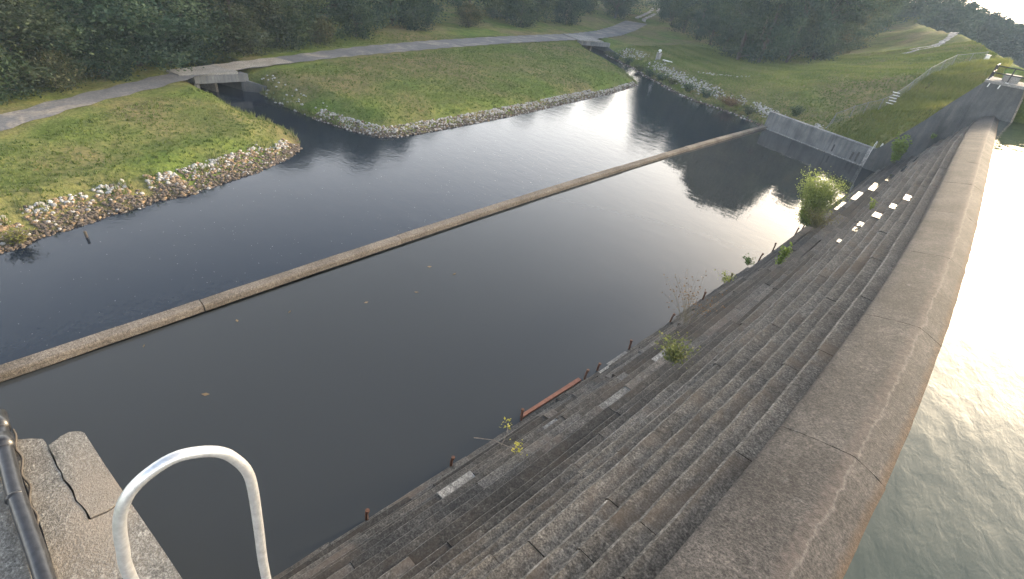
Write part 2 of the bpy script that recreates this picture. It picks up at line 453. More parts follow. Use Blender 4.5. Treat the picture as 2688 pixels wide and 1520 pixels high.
# ------------------------------------------------------------------ ground
def grid_lines(core0, core1, step, far0, far1):
    a = list(np.arange(core0, core1 + 1e-6, step))
    s = step
    lo = []; v = core0
    while v > far0:
        s *= 1.25; v -= s; lo.append(v)
    s = step; hi = []; v = core1
    while v < far1:
        s *= 1.25; v += s; hi.append(v)
    return np.array(lo[::-1] + a + hi)
gx = grid_lines(-72, 2, 0.45, -2500, 2500)
gy = grid_lines(-6, 118, 0.45, -2500, 2500)
GX, GY = np.meshgrid(gx, gy, indexing='ij')
GZ = zground(GX.ravel(), GY.ravel())
nx_, ny_ = len(gx), len(gy)
idx = np.arange(nx_ * ny_).reshape(nx_, ny_)
gf = np.stack([idx[:-1, :-1], idx[1:, :-1], idx[1:, 1:], idx[:-1, 1:]], -1).reshape(-1, 4)

mg, nt, p = newmat('grassy_ground')
P = pos(nt)
n1 = noise(nt, 0.09, 5, 0.62, P, 0.4)
n2 = noise(nt, 0.6, 5, 0.7, P)
n3 = noise(nt, 5.0, 4, 0.7, P)
g1 = ramp(nt, n1, [(0.30, (0.092, 0.145, 0.030)), (0.44, (0.116, 0.147, 0.040)), (0.55, (0.150, 0.146, 0.060)), (0.68, (0.172, 0.142, 0.075))])
g2 = ramp(nt, n2, [(0.3, (0.6, 0.66, 0.55)), (0.5, (1, 1, 1)), (0.72, (1.45, 1.3, 1.2))])
g3 = ramp(nt, n3, [(0.3, (0.62, 0.64, 0.6)), (0.5, (1, 1, 1)), (0.72, (1.4, 1.35, 1.3))])
c = mix(nt, 1.0, mix(nt, 1.0, g1, g2, 'MULTIPLY'), g3, 'MULTIPLY')
n4 = noise(nt, 0.23, 5, 0.72, P, 1.0)
c = mix(nt, ramp(nt, n4, [(0.66, (0, 0, 0)), (0.74, (0.8, 0.8, 0.8))]), c, (0.20, 0.11, 0.06))
# bed of the water: mud
sx = N(nt, 'ShaderNodeSeparateXYZ'); L(nt, P, sx.inputs[0])
mud = ramp(nt, math_(nt, 'ADD', sx.outputs['Z'], math_(nt, 'MULTIPLY', n2, 0.5)), [(0.25, (1, 1, 1)), (0.5, (0, 0, 0))])
c = mix(nt, mud, c, (0.075, 0.06, 0.042))
L(nt, c, p.inputs['Base Color'])
p.inputs['Roughness'].default_value = 1.0
p.inputs['Specular IOR Level'].default_value = 0.05
bump(nt, p, n3, 0.8, 0.12)
M['ground'] = mg
gm = bpy.data.meshes.new('ground')
gm.vertices.add(nx_ * ny_)
gm.vertices.foreach_set('co', np.stack([GX.ravel(), GY.ravel(), GZ], -1).astype(np.float32).ravel())
nf = len(gf)
gm.loops.add(nf * 4); gm.loops.foreach_set('vertex_index', gf.astype(np.int32).ravel())
gm.polygons.add(nf)
gm.polygons.foreach_set('loop_start', np.arange(0, nf * 4, 4, dtype=np.int32))
gm.polygons.foreach_set('loop_total', np.full(nf, 4, dtype=np.int32))
gm.polygons.foreach_set('use_smooth', np.ones(nf, dtype=bool))
gm.materials.append(mg)
gm.update(calc_edges=True)
tag(add('ground', gm), kind='structure')

# ------------------------------------------------------------------ water
def sheet(name, pts, z, m):
    me = mesh(name, [(a, b, z) for a, b in pts], [tuple(range(len(pts)))], m)
    return tag(add(name, me), kind='structure')
ys = np.linspace(-4.6, 65.2, 24)
sheet('still_pool_water', [(xW(y), y) for y in ys] + [(-5.0, 61.5)] + [(-5.0, -0.3), (-8, -0.5), (-18.4, -4.6)], 0.0, M['pool'])
ys2 = ys[::-1]
sheet('tailwater', [(xW(y), y) for y in ys2] + [(-18.4, -42), (-27, -42), (-34, -3), (-45, 6), (-62, 8), (-62, 24), (-48, 24), (-44, 66), (-62, 78), (-76, 90), (-76, 102), (-58, 98), (-36, 82), (-17, 72)], 0.0, M['tail'])
sheet('lake_water', [(xU(y) - 0.5, y) for y in np.linspace(-60, 59.3, 30)] + [(0.9, 59.4), (-2, 80), (-25, 160), (-45, 420), (-45, 700), (900, 700), (900, -60)], LAKE_Z, M['lake'])

# ------------------------------------------------------------------ road, tracks
def strip(name, path, widths, m, dz=0.05, follow=False, kind='structure', cross=3):
    # resample
    P_ = np.array([(a, b) for a, b, *_ in path], float); Zp = np.array([q[2] if len(q) > 2 else 0 for q in path], float)
    s = np.r_[0, np.cumsum(np.hypot(*np.diff(P_, axis=0).T))]
    t = np.arange(0, s[-1], 0.8)
    cx = np.interp(t, s, P_[:, 0]); cy = np.interp(t, s, P_[:, 1]); cz = np.interp(t, s, Zp)
    k = 5; ker = np.ones(k) / k
    cx[k:-k] = np.convolve(cx, ker, 'same')[k:-k]; cy[k:-k] = np.convolve(cy, ker, 'same')[k:-k]
    w = np.interp(t, s, widths) / 2
    dx = np.gradient(cx); dy = np.gradient(cy); l = np.hypot(dx, dy); nxv, nyv = -dy / l, dx / l
    V = []; F = []
    for i in range(len(t)):
        for j in range(cross):
            o = (j / (cross - 1) * 2 - 1) * (w[i] + 0.16 * math.sin(i * 1.7 + j) * (j in (0, cross - 1)))
            x, y = cx[i] + nxv[i] * o, cy[i] + nyv[i] * o
            V.append((x, y, cz[i]))
    V = np.array(V)
    if follow: V[:, 2] = zground(V[:, 0], V[:, 1]) + dz
    for i in range(len(t) - 1):
        for j in range(cross - 1):
            a = i * cross + j
            F.append((a, a + 1, a + cross + 1, a + cross))
    o = add(name, mesh(name, V, F, m, True))
    return tag(o, kind=kind)
mr, nt, p = newmat('old_asphalt_road')
P = pos(nt)
a1 = noise(nt, 0.35, 5, 0.7, P, 0.5); a2 = noise(nt, 6, 4, 0.7, P)
c = ramp(nt, a1, [(0.3, (0.085, 0.088, 0.095)), (0.52, (0.13, 0.13, 0.135)), (0.62, (0.22, 0.20, 0.175)), (0.75, (0.30, 0.26, 0.21))])
c = mix(nt, 1.0, c, ramp(nt, a2, [(0.3, (0.7, 0.7, 0.7)), (0.7, (1.3, 1.3, 1.3))]), 'MULTIPLY')
L(nt, c, p.inputs['Base Color']); p.inputs['Roughness'].default_value = 0.95
bump(nt, p, a2, 0.4, 0.03)
M['road'] = mr
strip('road', ROADC, [2.1] * 5 + [2.3, 2.2, 2.4, 2.7, 2.7, 3.2, 4.2, 4.8, 5.2, 5.6, 5.8, 6.0, 6.2, 6.6], M['road'], 0.06)
GRAVELC = concrete('gravel_track', (0.22, 0.21, 0.19), (0.33, 0.32, 0.30), (0.46, 0.45, 0.42), 4, 0.4, 0.95)
for off in (-1.3, 1.3):
    strip('gravel_track', [(-88 + off, 143, 1.9), (-97 + off, 163, 2.8), (-107 + off, 185, 3.6), (-123 + off, 215, 4.6), (-150 + off, 262, 6)], [1.3] * 5, GRAVELC, 0.12, True)
for off in (-0.9, 0.9):
    strip('hill_track', [(-15.5, 112 + off * 2, 9), (-12.6, 117 + off * 2, 9.4), (-12.2, 126 + off * 2, 10), (-13.2, 138 + off * 2.5, 10.5), (-13.4, 152 + off * 3, 11)], [0.9] * 5, GRAVELC, 0.1, True)

APRON = concrete('tan_apron_concrete', (0.20, 0.18, 0.155), (0.28, 0.255, 0.22), (0.36, 0.33, 0.285), 30, 0.5, 0.95)
strip('road_apron', [(-51.4, 16.2, 1.715), (-52.0, 18.0, 1.71), (-52.9, 20.6, 1.705), (-53.9, 23.2, 1.70)], [2.4, 2.6, 2.7, 2.6], APRON, 0.06)

# ------------------------------------------------------------------ the stepped spillway
DXN = [-0.29, -0.68, -1.09, -1.51, -1.91, -2.42, -2.82, -3.15, -3.55, -4.14, -4.87, -5.53, -6.04, -6.51, -7.0]
ZN = [6.9 - 0.49 * i for i in range(15)]
FXN = [(v + 0.29) / (-7.25 + 0.29) for v in DXN]
def xF(fr, y): return xD(y) + fr * (xT(y) - xD(y))
def tread_at(x, y):
    """height of the tread under a point of the stepped face"""
    fr = (x - xD(y)) / (xT(y) - xD(y))
    for i in range(1, 15):
        if fr < FXN[i]: return ZN[i], i
    return 0.05, 14
M['nose'] = concrete('lit_step_edge', (0.085, 0.079, 0.070), (0.138, 0.128, 0.114), (0.205, 0.187, 0.165), 20, 1.6, 0.9, 0.2)  # paler tone paints the lit nose line so the steps read
dam = empty('stepped_spillway', (-3.0, 30.0, 0.0))
tag(dam, 'long grey stepped concrete spillway falling from a rounded crest to the pool', 'spillway')
DO = Vector((-3.0, 30.0, 0.0))
rs = random.Random(3)

def block(f_front, f_back, za, zb, ya, yb, m, name, jit=0.012, dx=0.0, tilt=0.0, round_=0.035, edge=None):
    """a course block: front edge along the nose line, back edge under the course above"""
    n = max(2, int((yb - ya) / 0.45) + 1)
    V = []; F = []
    for k in range(n):
        y = ya + (yb - ya) * k / (n - 1)
        j = rs.uniform(-jit, jit)
        xf = xF(f_front, y) + dx + j
        xb = xF(f_back, y) + 0.12
        zt = za + rs.uniform(-0.4, 0.4) * jit + tilt * (k / (n - 1) - 0.5)
        V += [(xf + 0.03, y, zb), (xf, y, zt - round_ * 1.3), (xf + round_, y, zt), (xb, y, zt + 0.01)]
    for k in range(n - 1):
        a = 4 * k; b = a + 4
        F += [(a, b, b + 1, a + 1), (a + 1, b + 1, b + 2, a + 2), (a + 2, b + 2, b + 3, a + 3)]
    F.append((0, 1, 2, 3)); e = 4 * (n - 1); F.append((e + 3, e + 2, e + 1, e))
    V = [(v[0] - DO.x, v[1] - DO.y, v[2] - DO.z) for v in V]
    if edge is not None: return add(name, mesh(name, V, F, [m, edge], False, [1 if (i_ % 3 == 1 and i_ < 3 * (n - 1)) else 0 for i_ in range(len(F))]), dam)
    return add(name, mesh(name, V, F, m), dam)

# core body behind the blocks
prof = [(FXN[i], ZN[i] - 0.34) for i in range(1, 15)]
V = []; F = []
ysec = np.linspace(Y0, Y1, 26)
for y in ysec:
    row = [(xF(FXN[14], y) + 0.15, y, -1.6)]
    for fr, z in prof[::-1]:
        row.append((xF(fr, y) + 0.14, y, z))
    row += [(xD(y) + 0.3, y, 6.45), (xU(y) - 0.3, y, 6.45), (xU(y) - 0.1, y, -1.6)]
    V += row
nr = len(V) // len(ysec)
for k in range(len(ysec) - 1):
    for j in range(nr - 1):
        a = k * nr + j
        F.append((a, a + 1, a + nr + 1, a + nr))
add('body', mesh('body', [(v[0] - DO.x, v[1] - DO.y, v[2]) for v in V], F, M['core']), dam)

# upper courses: long cast blocks
for i in range(1, 9):
    y = Y0
    first = True
    while y < Y1 - 0.01:
        ln = rs.uniform(3.2, 7.0) if i < 7 else rs.uniform(2.2, 5.0)
        yb = min(Y1, y + ln)
        if Y1 - yb < 1.2: yb = Y1
        gap = rs.choice([0.006, 0.008, 0.02, 0.035])
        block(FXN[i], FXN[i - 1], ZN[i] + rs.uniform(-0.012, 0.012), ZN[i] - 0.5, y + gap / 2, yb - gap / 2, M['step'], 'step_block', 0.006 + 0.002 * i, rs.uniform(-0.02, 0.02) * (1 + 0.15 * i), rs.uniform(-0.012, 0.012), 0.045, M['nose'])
        y = yb
# lower courses: broken, weathered ledges
halves = []
for i in range(9, 15):
    for k in range(2):
        fa = FXN[i - 1] + (FXN[i] - FXN[i - 1]) * (k + 1) / 2; fb_ = FXN[i - 1] + (FXN[i] - FXN[i - 1]) * k / 2
        halves.append((fa, fb_, ZN[i - 1] + (ZN[i] - ZN[i - 1]) * (k + 1) / 2))
nled = 0
for q, (ff, fb, z) in enumerate(halves):
    y = Y0 + rs.uniform(0, 0.4)
    while y < Y1:
        near = y < 26
        if not near and q % 2 == 0: break
        fb2 = fb if near else FXN[9 + q // 2 - 1]
        ln = rs.choice([0.5, 1.2, 2.2, 3.4, 4.8, 6.0]) * rs.uniform(0.8, 1.3) if near else rs.uniform(3.5, 8.5)
        yb = min(Y1, y + ln)
        r = rs.random()
        if r > (0.08 if near and ln < 1.6 else 0.0):
            pale = ln < 1.7 and rs.random() < 0.4
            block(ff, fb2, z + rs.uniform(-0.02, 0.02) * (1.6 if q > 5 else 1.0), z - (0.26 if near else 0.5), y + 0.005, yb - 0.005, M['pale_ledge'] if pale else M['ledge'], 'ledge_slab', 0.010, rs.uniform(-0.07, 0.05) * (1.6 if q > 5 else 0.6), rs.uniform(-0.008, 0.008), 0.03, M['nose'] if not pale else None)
            nled += 1
        y = yb

# crest slabs
mc, nt, p = newmat('crest_concrete')
P = pos(nt)
at = N(nt, 'ShaderNodeAttribute'); at.attribute_name = 'cross'
a = noise(nt, 0.8, 5, 0.65, P); g = noise(nt, 28, 3, 0.75, P); b = noise(nt, 2.2, 5, 0.7, P, 0.8)
c = ramp(nt, a, [(0.30, (0.038, 0.035, 0.032)), (0.5, (0.062, 0.057, 0.052)), (0.72, (0.096, 0.087, 0.078))])
c = mix(nt, 0.9, c, ramp(nt, g, [(0.3, (0.32, 0.32, 0.32)), (0.5, (1, 1, 1)), (0.72, (2.0, 1.95, 1.9))]), 'MULTIPLY')
# worn pale repair band along the brow, moss line and rust-brown tide mark by the lake
u = math_(nt, 'ADD', at.outputs['Fac'], math_(nt, 'MULTIPLY', math_(nt, 'SUBTRACT', b, 0.5), 0.16))
band = ramp(nt, u, [(0.52, (0, 0, 0)), (0.58, (0.55, 0.55, 0.55)), (0.66, (0.6, 0.6, 0.6)), (0.70, (0.1, 0.1, 0.1))])
c = mix(nt, band, c, (0.098, 0.080, 0.069))
crk = ramp(nt, u, [(0.655, (0, 0, 0)), (0.67, (0.6, 0.6, 0.6)), (0.685, (0, 0, 0))])
c = mix(nt, crk, c, (0.16, 0.147, 0.13))
u2 = math_(nt, 'ADD', at.outputs['Fac'], math_(nt, 'MULTIPLY', math_(nt, 'SUBTRACT', b, 0.5), 0.10))
rb = ramp(nt, u2, [(0.86, (0, 0, 0)), (0.94, (0.7, 0.7, 0.7)), (0.985, (0.85, 0.85, 0.85)), (1.0, (0.3, 0.3, 0.3))])
c = mix(nt, rb, c, (0.085, 0.052, 0.028))
g9 = noise(nt, 9.0, 4, 0.8, P); lk = noise(nt, 5.0, 5, 0.75, P, 0.5)
c = mix(nt, 0.85, c, ramp(nt, g9, [(0.32, (0.5, 0.5, 0.5)), (0.5, (1, 1, 1)), (0.68, (1.55, 1.5, 1.45))]), 'MULTIPLY')
c = mix(nt, ramp(nt, lk, [(0.64, (0, 0, 0)), (0.69, (0.5, 0.5, 0.5))]), c, (0.19, 0.185, 0.17))
L(nt, c, p.inputs['Base Color']); p.inputs['Roughness'].default_value = 0.88
p.inputs['Specular IOR Level'].default_value = 0.25
bump(nt, p, g, 0.8, 0.015)
M['crest'] = mc
CPROF = [(0.0, -0.42, 0.0), (0.0, -0.05, 0.0), (0.03, 0.0, 0.02), (0.18, 0.075, 0.16), (0.36, 0.145, 0.33), (0.52, 0.205, 0.5), (0.62, 0.235, 0.6), (0.665, 0.235, 0.655), (0.72, 0.21, 0.7), (0.82, 0.15, 0.79), (0.90, 0.10, 0.87), (0.96, 0.055, 0.93), (1.0, 0.02, 0.97), (1.03, -0.06, 1.0), (1.05, -0.6, 1.05)]
cj = [Y0, 2.2, 7.9, 13.5, 19.1, 24.7, 30.3, 35.9, 41.5, 47.1, 52.7, Y1]
for k in range(len(cj) - 1):
    ya, yb = cj[k] + 0.009, cj[k + 1] - 0.009
    n = 10; V = []; F = []; U = []
    for q in range(n):
        y = ya + (yb - ya) * q / (n - 1)
        w = xU(y) - xD(y)
        for (fu, dz, uu) in CPROF:
            V.append((xD(y) + fu * w + rs.uniform(-0.01, 0.01) * (fu > 0.9) - DO.x, y - DO.y, 6.9 + dz + rs.uniform(-0.005, 0.005))); U.append(uu)
    m_ = len(CPROF)
    for q in range(n - 1):
        for j in range(m_ - 1):
            a_ = q * m_ + j
            F.append((a_, a_ + m_, a_ + m_ + 1, a_ + 1))
    e = (n - 1) * m_; b_ = len(V)
    V += V[:m_] + V[e:e + m_]; U += U[:m_] + U[e:e + m_]
    F.append(tuple(range(b_, b_ + m_))); F.append(tuple(b_ + m_ + j for j in range(m_ - 1, -1, -1)))
    me = mesh('crest_slab', V, F, M['crest'], False)
    me.polygons.foreach_set('use_smooth', np.array([len(f_) == 4 for f_ in F]))
    a2_ = me.attributes.new('cross', 'FLOAT', 'POINT'); a2_.data.foreach_set('value', np.array(U, dtype=np.float32))
    add('crest_slab', me, dam)

# ------------------------------------------------------------------ end sill (weir)
wr = empty('end_sill', (-18.8, 28.0, 0.0))
tag(wr, 'low brown concrete sill crossing the water from left edge to the far retaining wall', 'weir')
wj = [-9.0, 3.5, 13.0, 23.3, 34.5, 45.7, 57.0, 65.0]
for k in range(len(wj) - 1):
    ya, yb = wj[k] + 0.02, wj[k + 1] - 0.02
    n = 9; V = []; F = []
    top = 0.24 + rs.uniform(-0.02, 0.02)
    pf = [(0.0, -0.9), (0.0, 0.05), (-0.02, 0.05), (-0.03, top - 0.06), (-0.09, top), (-0.50, top + 0.02), (-0.58, top - 0.06), (-0.60, 0.0), (-0.60, -0.9)]
    for q in range(n):
        y = ya + (yb - ya) * q / (n - 1)
        j = rs.uniform(-0.012, 0.012)
        for (dx, z) in pf: V.append((xW(y) + dx + j + 18.8, y - 28.0, z + rs.uniform(-0.008, 0.008) * (z > 0.1)))
    m_ = len(pf)
    for q in range(n - 1):
        for j in range(m_ - 1):
            a_ = q * m_ + j; F.append((a_, a_ + 1, a_ + m_ + 1, a_ + m_))
    F.append(tuple(range(m_ - 1, -1, -1))); e = (n - 1) * m_; F.append(tuple(e + j for j in range(m_)))
    add('sill_segment', mesh('sill_segment', V, F, M['weir']), wr)

# ------------------------------------------------------------------ far training wall, side wall and abutment
def streaked(name, k):
    mw, nt, p = newmat(name)
    P = pos(nt)
    mp = N(nt, 'ShaderNodeMapping'); mp.inputs['Scale'].default_value = (1.4, 1.4, 0.16); L(nt, P, mp.inputs['Vector'])
    s1 = noise(nt, 1.6, 5, 0.7, mp.outputs[0]); s2 = noise(nt, 0.6, 4, 0.6, P); g = noise(nt, 14, 3, 0.7, P)
    c = ramp(nt, s1, [(0.3, (0.085 * k, 0.09 * k, 0.095 * k)), (0.5, (0.13 * k, 0.135 * k, 0.14 * k)), (0.7, (0.185 * k, 0.185 * k, 0.18 * k))])
    c = mix(nt, 0.8, c, ramp(nt, s2, [(0.3, (0.5, 0.52, 0.52)), (0.6, (1.15, 1.15, 1.15))]), 'MULTIPLY')
    c = mix(nt, 0.6, c, ramp(nt, g, [(0.3, (0.65, 0.65, 0.65)), (0.7, (1.3, 1.3, 1.3))]), 'MULTIPLY')
    L(nt, c, p.inputs['Base Color']); p.inputs['Roughness'].default_value = 0.92
    bump(nt, p, g, 0.4, 0.02)
    return mw
M['streak'] = streaked('streaked_wall', 1.0)
M['streak_dark'] = streaked('mossy_and_shade_wall', 0.62)  # mossy side wall; also paints shade onto the culvert wings
def wall_seg(name, a, b, za0, za1, zb0, zb1, th, m, parent, off):
    """upright slab from plan point a to b; heights (bottom, top) at each end; thickness behind"""
    d = Vector((b[0] - a[0], b[1] - a[1], 0)).normalized(); n = Vector((-d.y, d.x, 0)) * th
    mb = MB()
    pts = [(a[0], a[1], za0), (b[0], b[1], zb0), (b[0], b[1], zb1), (a[0], a[1], za1)]
    pts += [(x + n.x, y + n.y, z) for x, y, z in pts]
    mb.poly(pts, [(3, 2, 1, 0), (4, 5, 6, 7), (0, 1, 5, 4), (1, 2, 6, 5), (2, 3, 7, 6), (3, 0, 4, 7)])
    return mb.obj(name, m, parent, off)
tw = empty('training_wall', (-13, 63, 0)); TO = (-13, 63, 0)
tag(tw, 'streaked grey concrete wall along the far end of the still pool', 'wall')
wa = np.array([-19.1, 65.15]); wb = np.array([-7.0, 60.85])
for k in range(3):
    a = wa + (wb - wa) * k / 3; b = wa + (wb - wa) * (k + 1) / 3
    g_ = (b - a) / np.linalg.norm(b - a) * 0.012
    wp_ = wall_seg('wall_panel', b - g_, a + g_, -1, 1.86 - 0.03 * k, -1, 1.89 - 0.03 * k, -0.38, M['streak'], tw, TO)
dv = (wb - wa) / np.linalg.norm(wb - wa); nv = np.array([dv[1], -dv[0]])
def prism(name, a, b, o0, o1, z0, z1_, m, parent, off):
    mb = MB()
    q = [a + nv * o0, b + nv * o0, b + nv * o1, a + nv * o1]
    mb.hexa([tuple(v) for v in q], z0, z1_)
    return mb.obj(name, m, parent, off)
prism('coping', wa - dv * 0.03, wb + dv * 0.02, -0.43, 0.03, 1.865, 1.93, M['wall'], tw, TO)
prism('footing', wa, wb, 0.004, 0.22, -0.6, 0.07, M['wall'], tw, TO)
prism('pilaster', wb - dv * 0.35, wb, 0.005, 0.16, -0.5, 1.86, M['wall'], tw, TO)
prism('drain_slot', wb - dv * 3.9, wb - dv * 3.72, 0.004, 0.012, 0.25, 1.0, M['core'], wp_, TO)
prism('drain_slot', wb - dv * 1.75, wb - dv * 1.5, 0.004, 0.012, 0.15, 0.95, M['core'], wp_, TO)
prism('drain_slot', wb - dv * 1.2, wb - dv * 0.98, 0.004, 0.012, 0.15, 1.15, M['core'], wp_, TO)

ab = empty('far_abutment', (-2.0, 60.0, 0)); AO = (-2.0, 60.0, 0)
tag(ab, 'far concrete abutment with sloping side wall and railed deck at the end of the crest', 'abutment')
SW = [(-7.0, 1.75), (-6.4, 2.43), (-4.4, 5.39), (-3.15, 7.55), (-1.85, 9.55)]
for k in range(len(SW) - 1):
    (xa, za), (xb, zb) = SW[k], SW[k + 1]
    wall_seg('side_wall_panel', (xb - 0.006, 59.4 + 0.16 * (-xb - 1.85) / 1), (xa + 0.006, 59.4 + 0.16 * (-xa - 1.85) / 1), -1, zb, -1, za, -0.45, M['streak_dark'], ab, AO)
mb = MB()   # pier with a battered lake-side nose
fr = [(-1.84, -1.0), (2.1, -1.0), (1.28, 6.9), (0.72, 9.42), (-1.84, 9.42)]
pts = [(x, 59.35, z) for x, z in fr] + [(x, 64.5, z) for x, z in fr]
n = len(fr)
mb.poly(pts, [tuple(range(n - 1, -1, -1))[::-1][::-1], tuple(range(n, 2 * n))] + [(i, (i + 1) % n, n + (i + 1) % n, n + i) for i in range(n)])
mb.obj('pier', M['streak_dark'], ab, AO)
mb = MB(); mb.box((-1.95, 59.25, 9.42), (0.85, 64.7, 9.62)); dk = mb.obj('deck', M['deck'], ab, AO)
mb = MB(); mb.box((-1.0, 60.6, 9.622), (0.1, 63.0, 10.15)); mb.obj('gate_housing', M['deck'], dk, AO)
mb = MB(); mb.poly([(1.34, 59.32, 6.0), (1.46, 59.32, 6.0), (0.90, 59.32, 9.41), (0.77, 59.32, 9.41), (1.34, 59.5, 6.0), (1.46, 59.5, 6.0), (0.90, 59.5, 9.41), (0.77, 59.5, 9.41)], [(3, 2, 1, 0), (4, 5, 6, 7), (0, 1, 5, 4), (1, 2, 6, 5), (2, 3, 7, 6), (3, 0, 4, 7)])
mb.obj('nose_angle', M['weir'], ab, AO)
rl = empty('deck_railing', (-0.5, 59.5, 9.62)); RO = (-0.5, 59.5, 9.62)
tag(rl, 'black pipe railing around the far abutment deck', 'railing')
loop = [(-1.8, 59.42), (-0.55, 59.42), (0.7, 59.42), (0.7, 61.9), (0.7, 64.4)]
for (x, y) in loop + [(-1.8, 61.9), (-1.8, 64.4)]:
    mb = MB(); mb.tube([(x, y, 9.62), (x, y, 10.75)], 0.045, 8); po_ = mb.obj('post', M['black_metal'], rl, RO)
    mb = MB(); mb.box((x - 0.1, y - 0.1, 9.622), (x + 0.1, y + 0.1, 9.66)); mb.obj('base_plate', M['white'], po_, RO)
for z in (10.2, 10.72):
    for pa in ([(-1.8, 59.42), (0.7, 59.42)], [(0.7, 59.42), (0.7, 64.4)], [(-1.8, 59.42), (-1.8, 64.4)]):
        mb = MB(); mb.tube([(pa[0][0], pa[0][1], z), (pa[1][0], pa[1][1], z)], 0.038, 8); mb.obj('rail', M['black_metal'], rl, RO)
for px in (-1.55, -0.85):
    mb = MB(); mb.tube([(px, 59.3, 9.4), (px - 0.01, 59.22, 9.25), (px - 0.02, 59.22, 9.12)], 0.035, 8)
    tag(mb.obj('drain_spout', M['white'], None, (px, 59.25, 9.15)), 'short white spout below the far railing, ' + ('nearer the grass' if px < -1 else 'nearer the lake'), 'pipe')
lr = empty('ladder_hoops', (-6.6, 60.6, 1.8)); LO_ = (-6.6, 60.6, 1.8)
tag(lr, 'pale ladder hoops on the corner of the streaked far wall', 'ladder')
for s_ in (0, 1):
    bx = -7.05 + 0.55 * s_; by = 60.95 - 0.15 * s_
    mb = MB(); mb.tube([(bx, by - 0.35, 0.9), (bx, by - 0.35, 2.35), (bx + 0.03, by - 0.15, 2.6), (bx + 0.05, by + 0.15, 2.5), (bx + 0.06, by + 0.25, 1.8)], 0.035, 6); mb.obj('hoop', M['white'], lr, LO_, True)
for z in (1.1, 1.4, 1.7, 2.0):
    mb = MB(); mb.tube([(-7.05, 60.6, z), (-6.5, 60.45, z)], 0.02, 6); mb.obj('rung', M['fence_metal'], lr, LO_)

# ------------------------------------------------------------------ near abutment, ladder, black pipe
na = empty('near_abutment', (-2.0, -0.6, 0)); NO = (-2.0, -0.6, 0)
tag(na, 'cracked speckled concrete abutment top in the lower left corner', 'abutment')
ZA = 9.7
def slab_piece(pts, z0, z1_, name, m, jag=0.0):
    mb = MB(); mb.hexa(pts, z0, z1_); return mb.obj(name, m, na, NO)
crack = [(-3.71, -0.479), (-3.58, -0.470), (-3.47, -0.464), (-3.40, -0.452), (-3.33, -0.455), (-3.25, -0.438), (-3.19, -0.430), (-3.10, -0.428), (-3.04, -0.410), (-2.98, -0.399), (-2.90, -0.397)]
front = [(-3.76, -0.35), (-3.74, -0.313), (-3.72, -0.29), (-3.685, -0.272), (-3.3, -0.232), (-2.93, -0.188)]
cr_in = [(x, y + 0.005 + 0.003 * math.sin(17 * x)) for x, y in crack]
slab_piece([(-3.73, -0.43), (-3.75, -0.40)] + front + [(-2.895, -0.30), (-2.905, -0.388)] + cr_in[::-1][1:], 6.2, ZA, 'outer_block', M['slab'])
bk = [(x, y - 0.004) for x, y in crack]
slab_piece([(-3.80, -0.492), (-3.76, -0.486)] + bk + [(-2.892, -0.39), (-2.882, -0.30), (-2.918, -0.187), (-2.4, -0.124), (-1.9, -0.068), (-1.9, -0.62), (-2.4, -0.60), (-3.0, -0.612), (-3.6, -0.645), (-3.93, -0.67), (-3.91, -0.63), (-3.88, -0.59), (-3.85, -0.545)], 6.2, ZA - 0.004, 'deck_slab', M['slab'])
slab_piece([(-3.95, -0.77), (-3.6, -0.745), (-3.0, -0.712), (-2.4, -0.70), (1.4, -0.66), (1.4, -2.6), (-3.9, -2.6)], 6.2, ZA - 0.01, 'back_slab', M['slab'])
slab_piece([(-3.9, -0.768), (-3.6, -0.743), (-3.0, -0.71), (-2.4, -0.698), (-1.9, -0.69), (-1.9, -0.622), (-2.4, -0.602), (-3.0, -0.614), (-3.6, -0.647), (-3.92, -0.672)], 6.2, ZA - 0.09, 'cable_channel', M['core'])
slab_piece([(-1.895, -0.64), (-1.895, -0.07), (1.4, -0.06), (1.4, -0.64)], 6.2, ZA - 0.006, 'edge_block', M['slab'])
for k in range(len(SW) - 1):
    (xa, za), (xb, zb) = SW[k], SW[k + 1]
    xa -= 1.5; xb -= 1.5
    zb = min(zb, 9.35)
    wall_seg('side_wall_panel', (xa + 0.006, -0.47), (xb - 0.006, -0.47), -1, za - 0.3, -1, zb - 0.3, -0.4, M['streak'], na, NO)
wall_seg('face_wall', (-3.6, -0.4), (1.6, -0.3), -1, 6.3, -1, 6.3, -0.4, M['streak'], na, NO)
ntw = empty('near_training_wall', (-13, -3, 0))
tag(ntw, 'grey concrete wall at the near end of the still pool', 'wall')
wall_seg('wall_panel', (-8.6, -0.9), (-19.0, -4.9), -1, 1.8, -1, 1.8, 0.4, M['streak'], ntw, (-13, -3, 0))

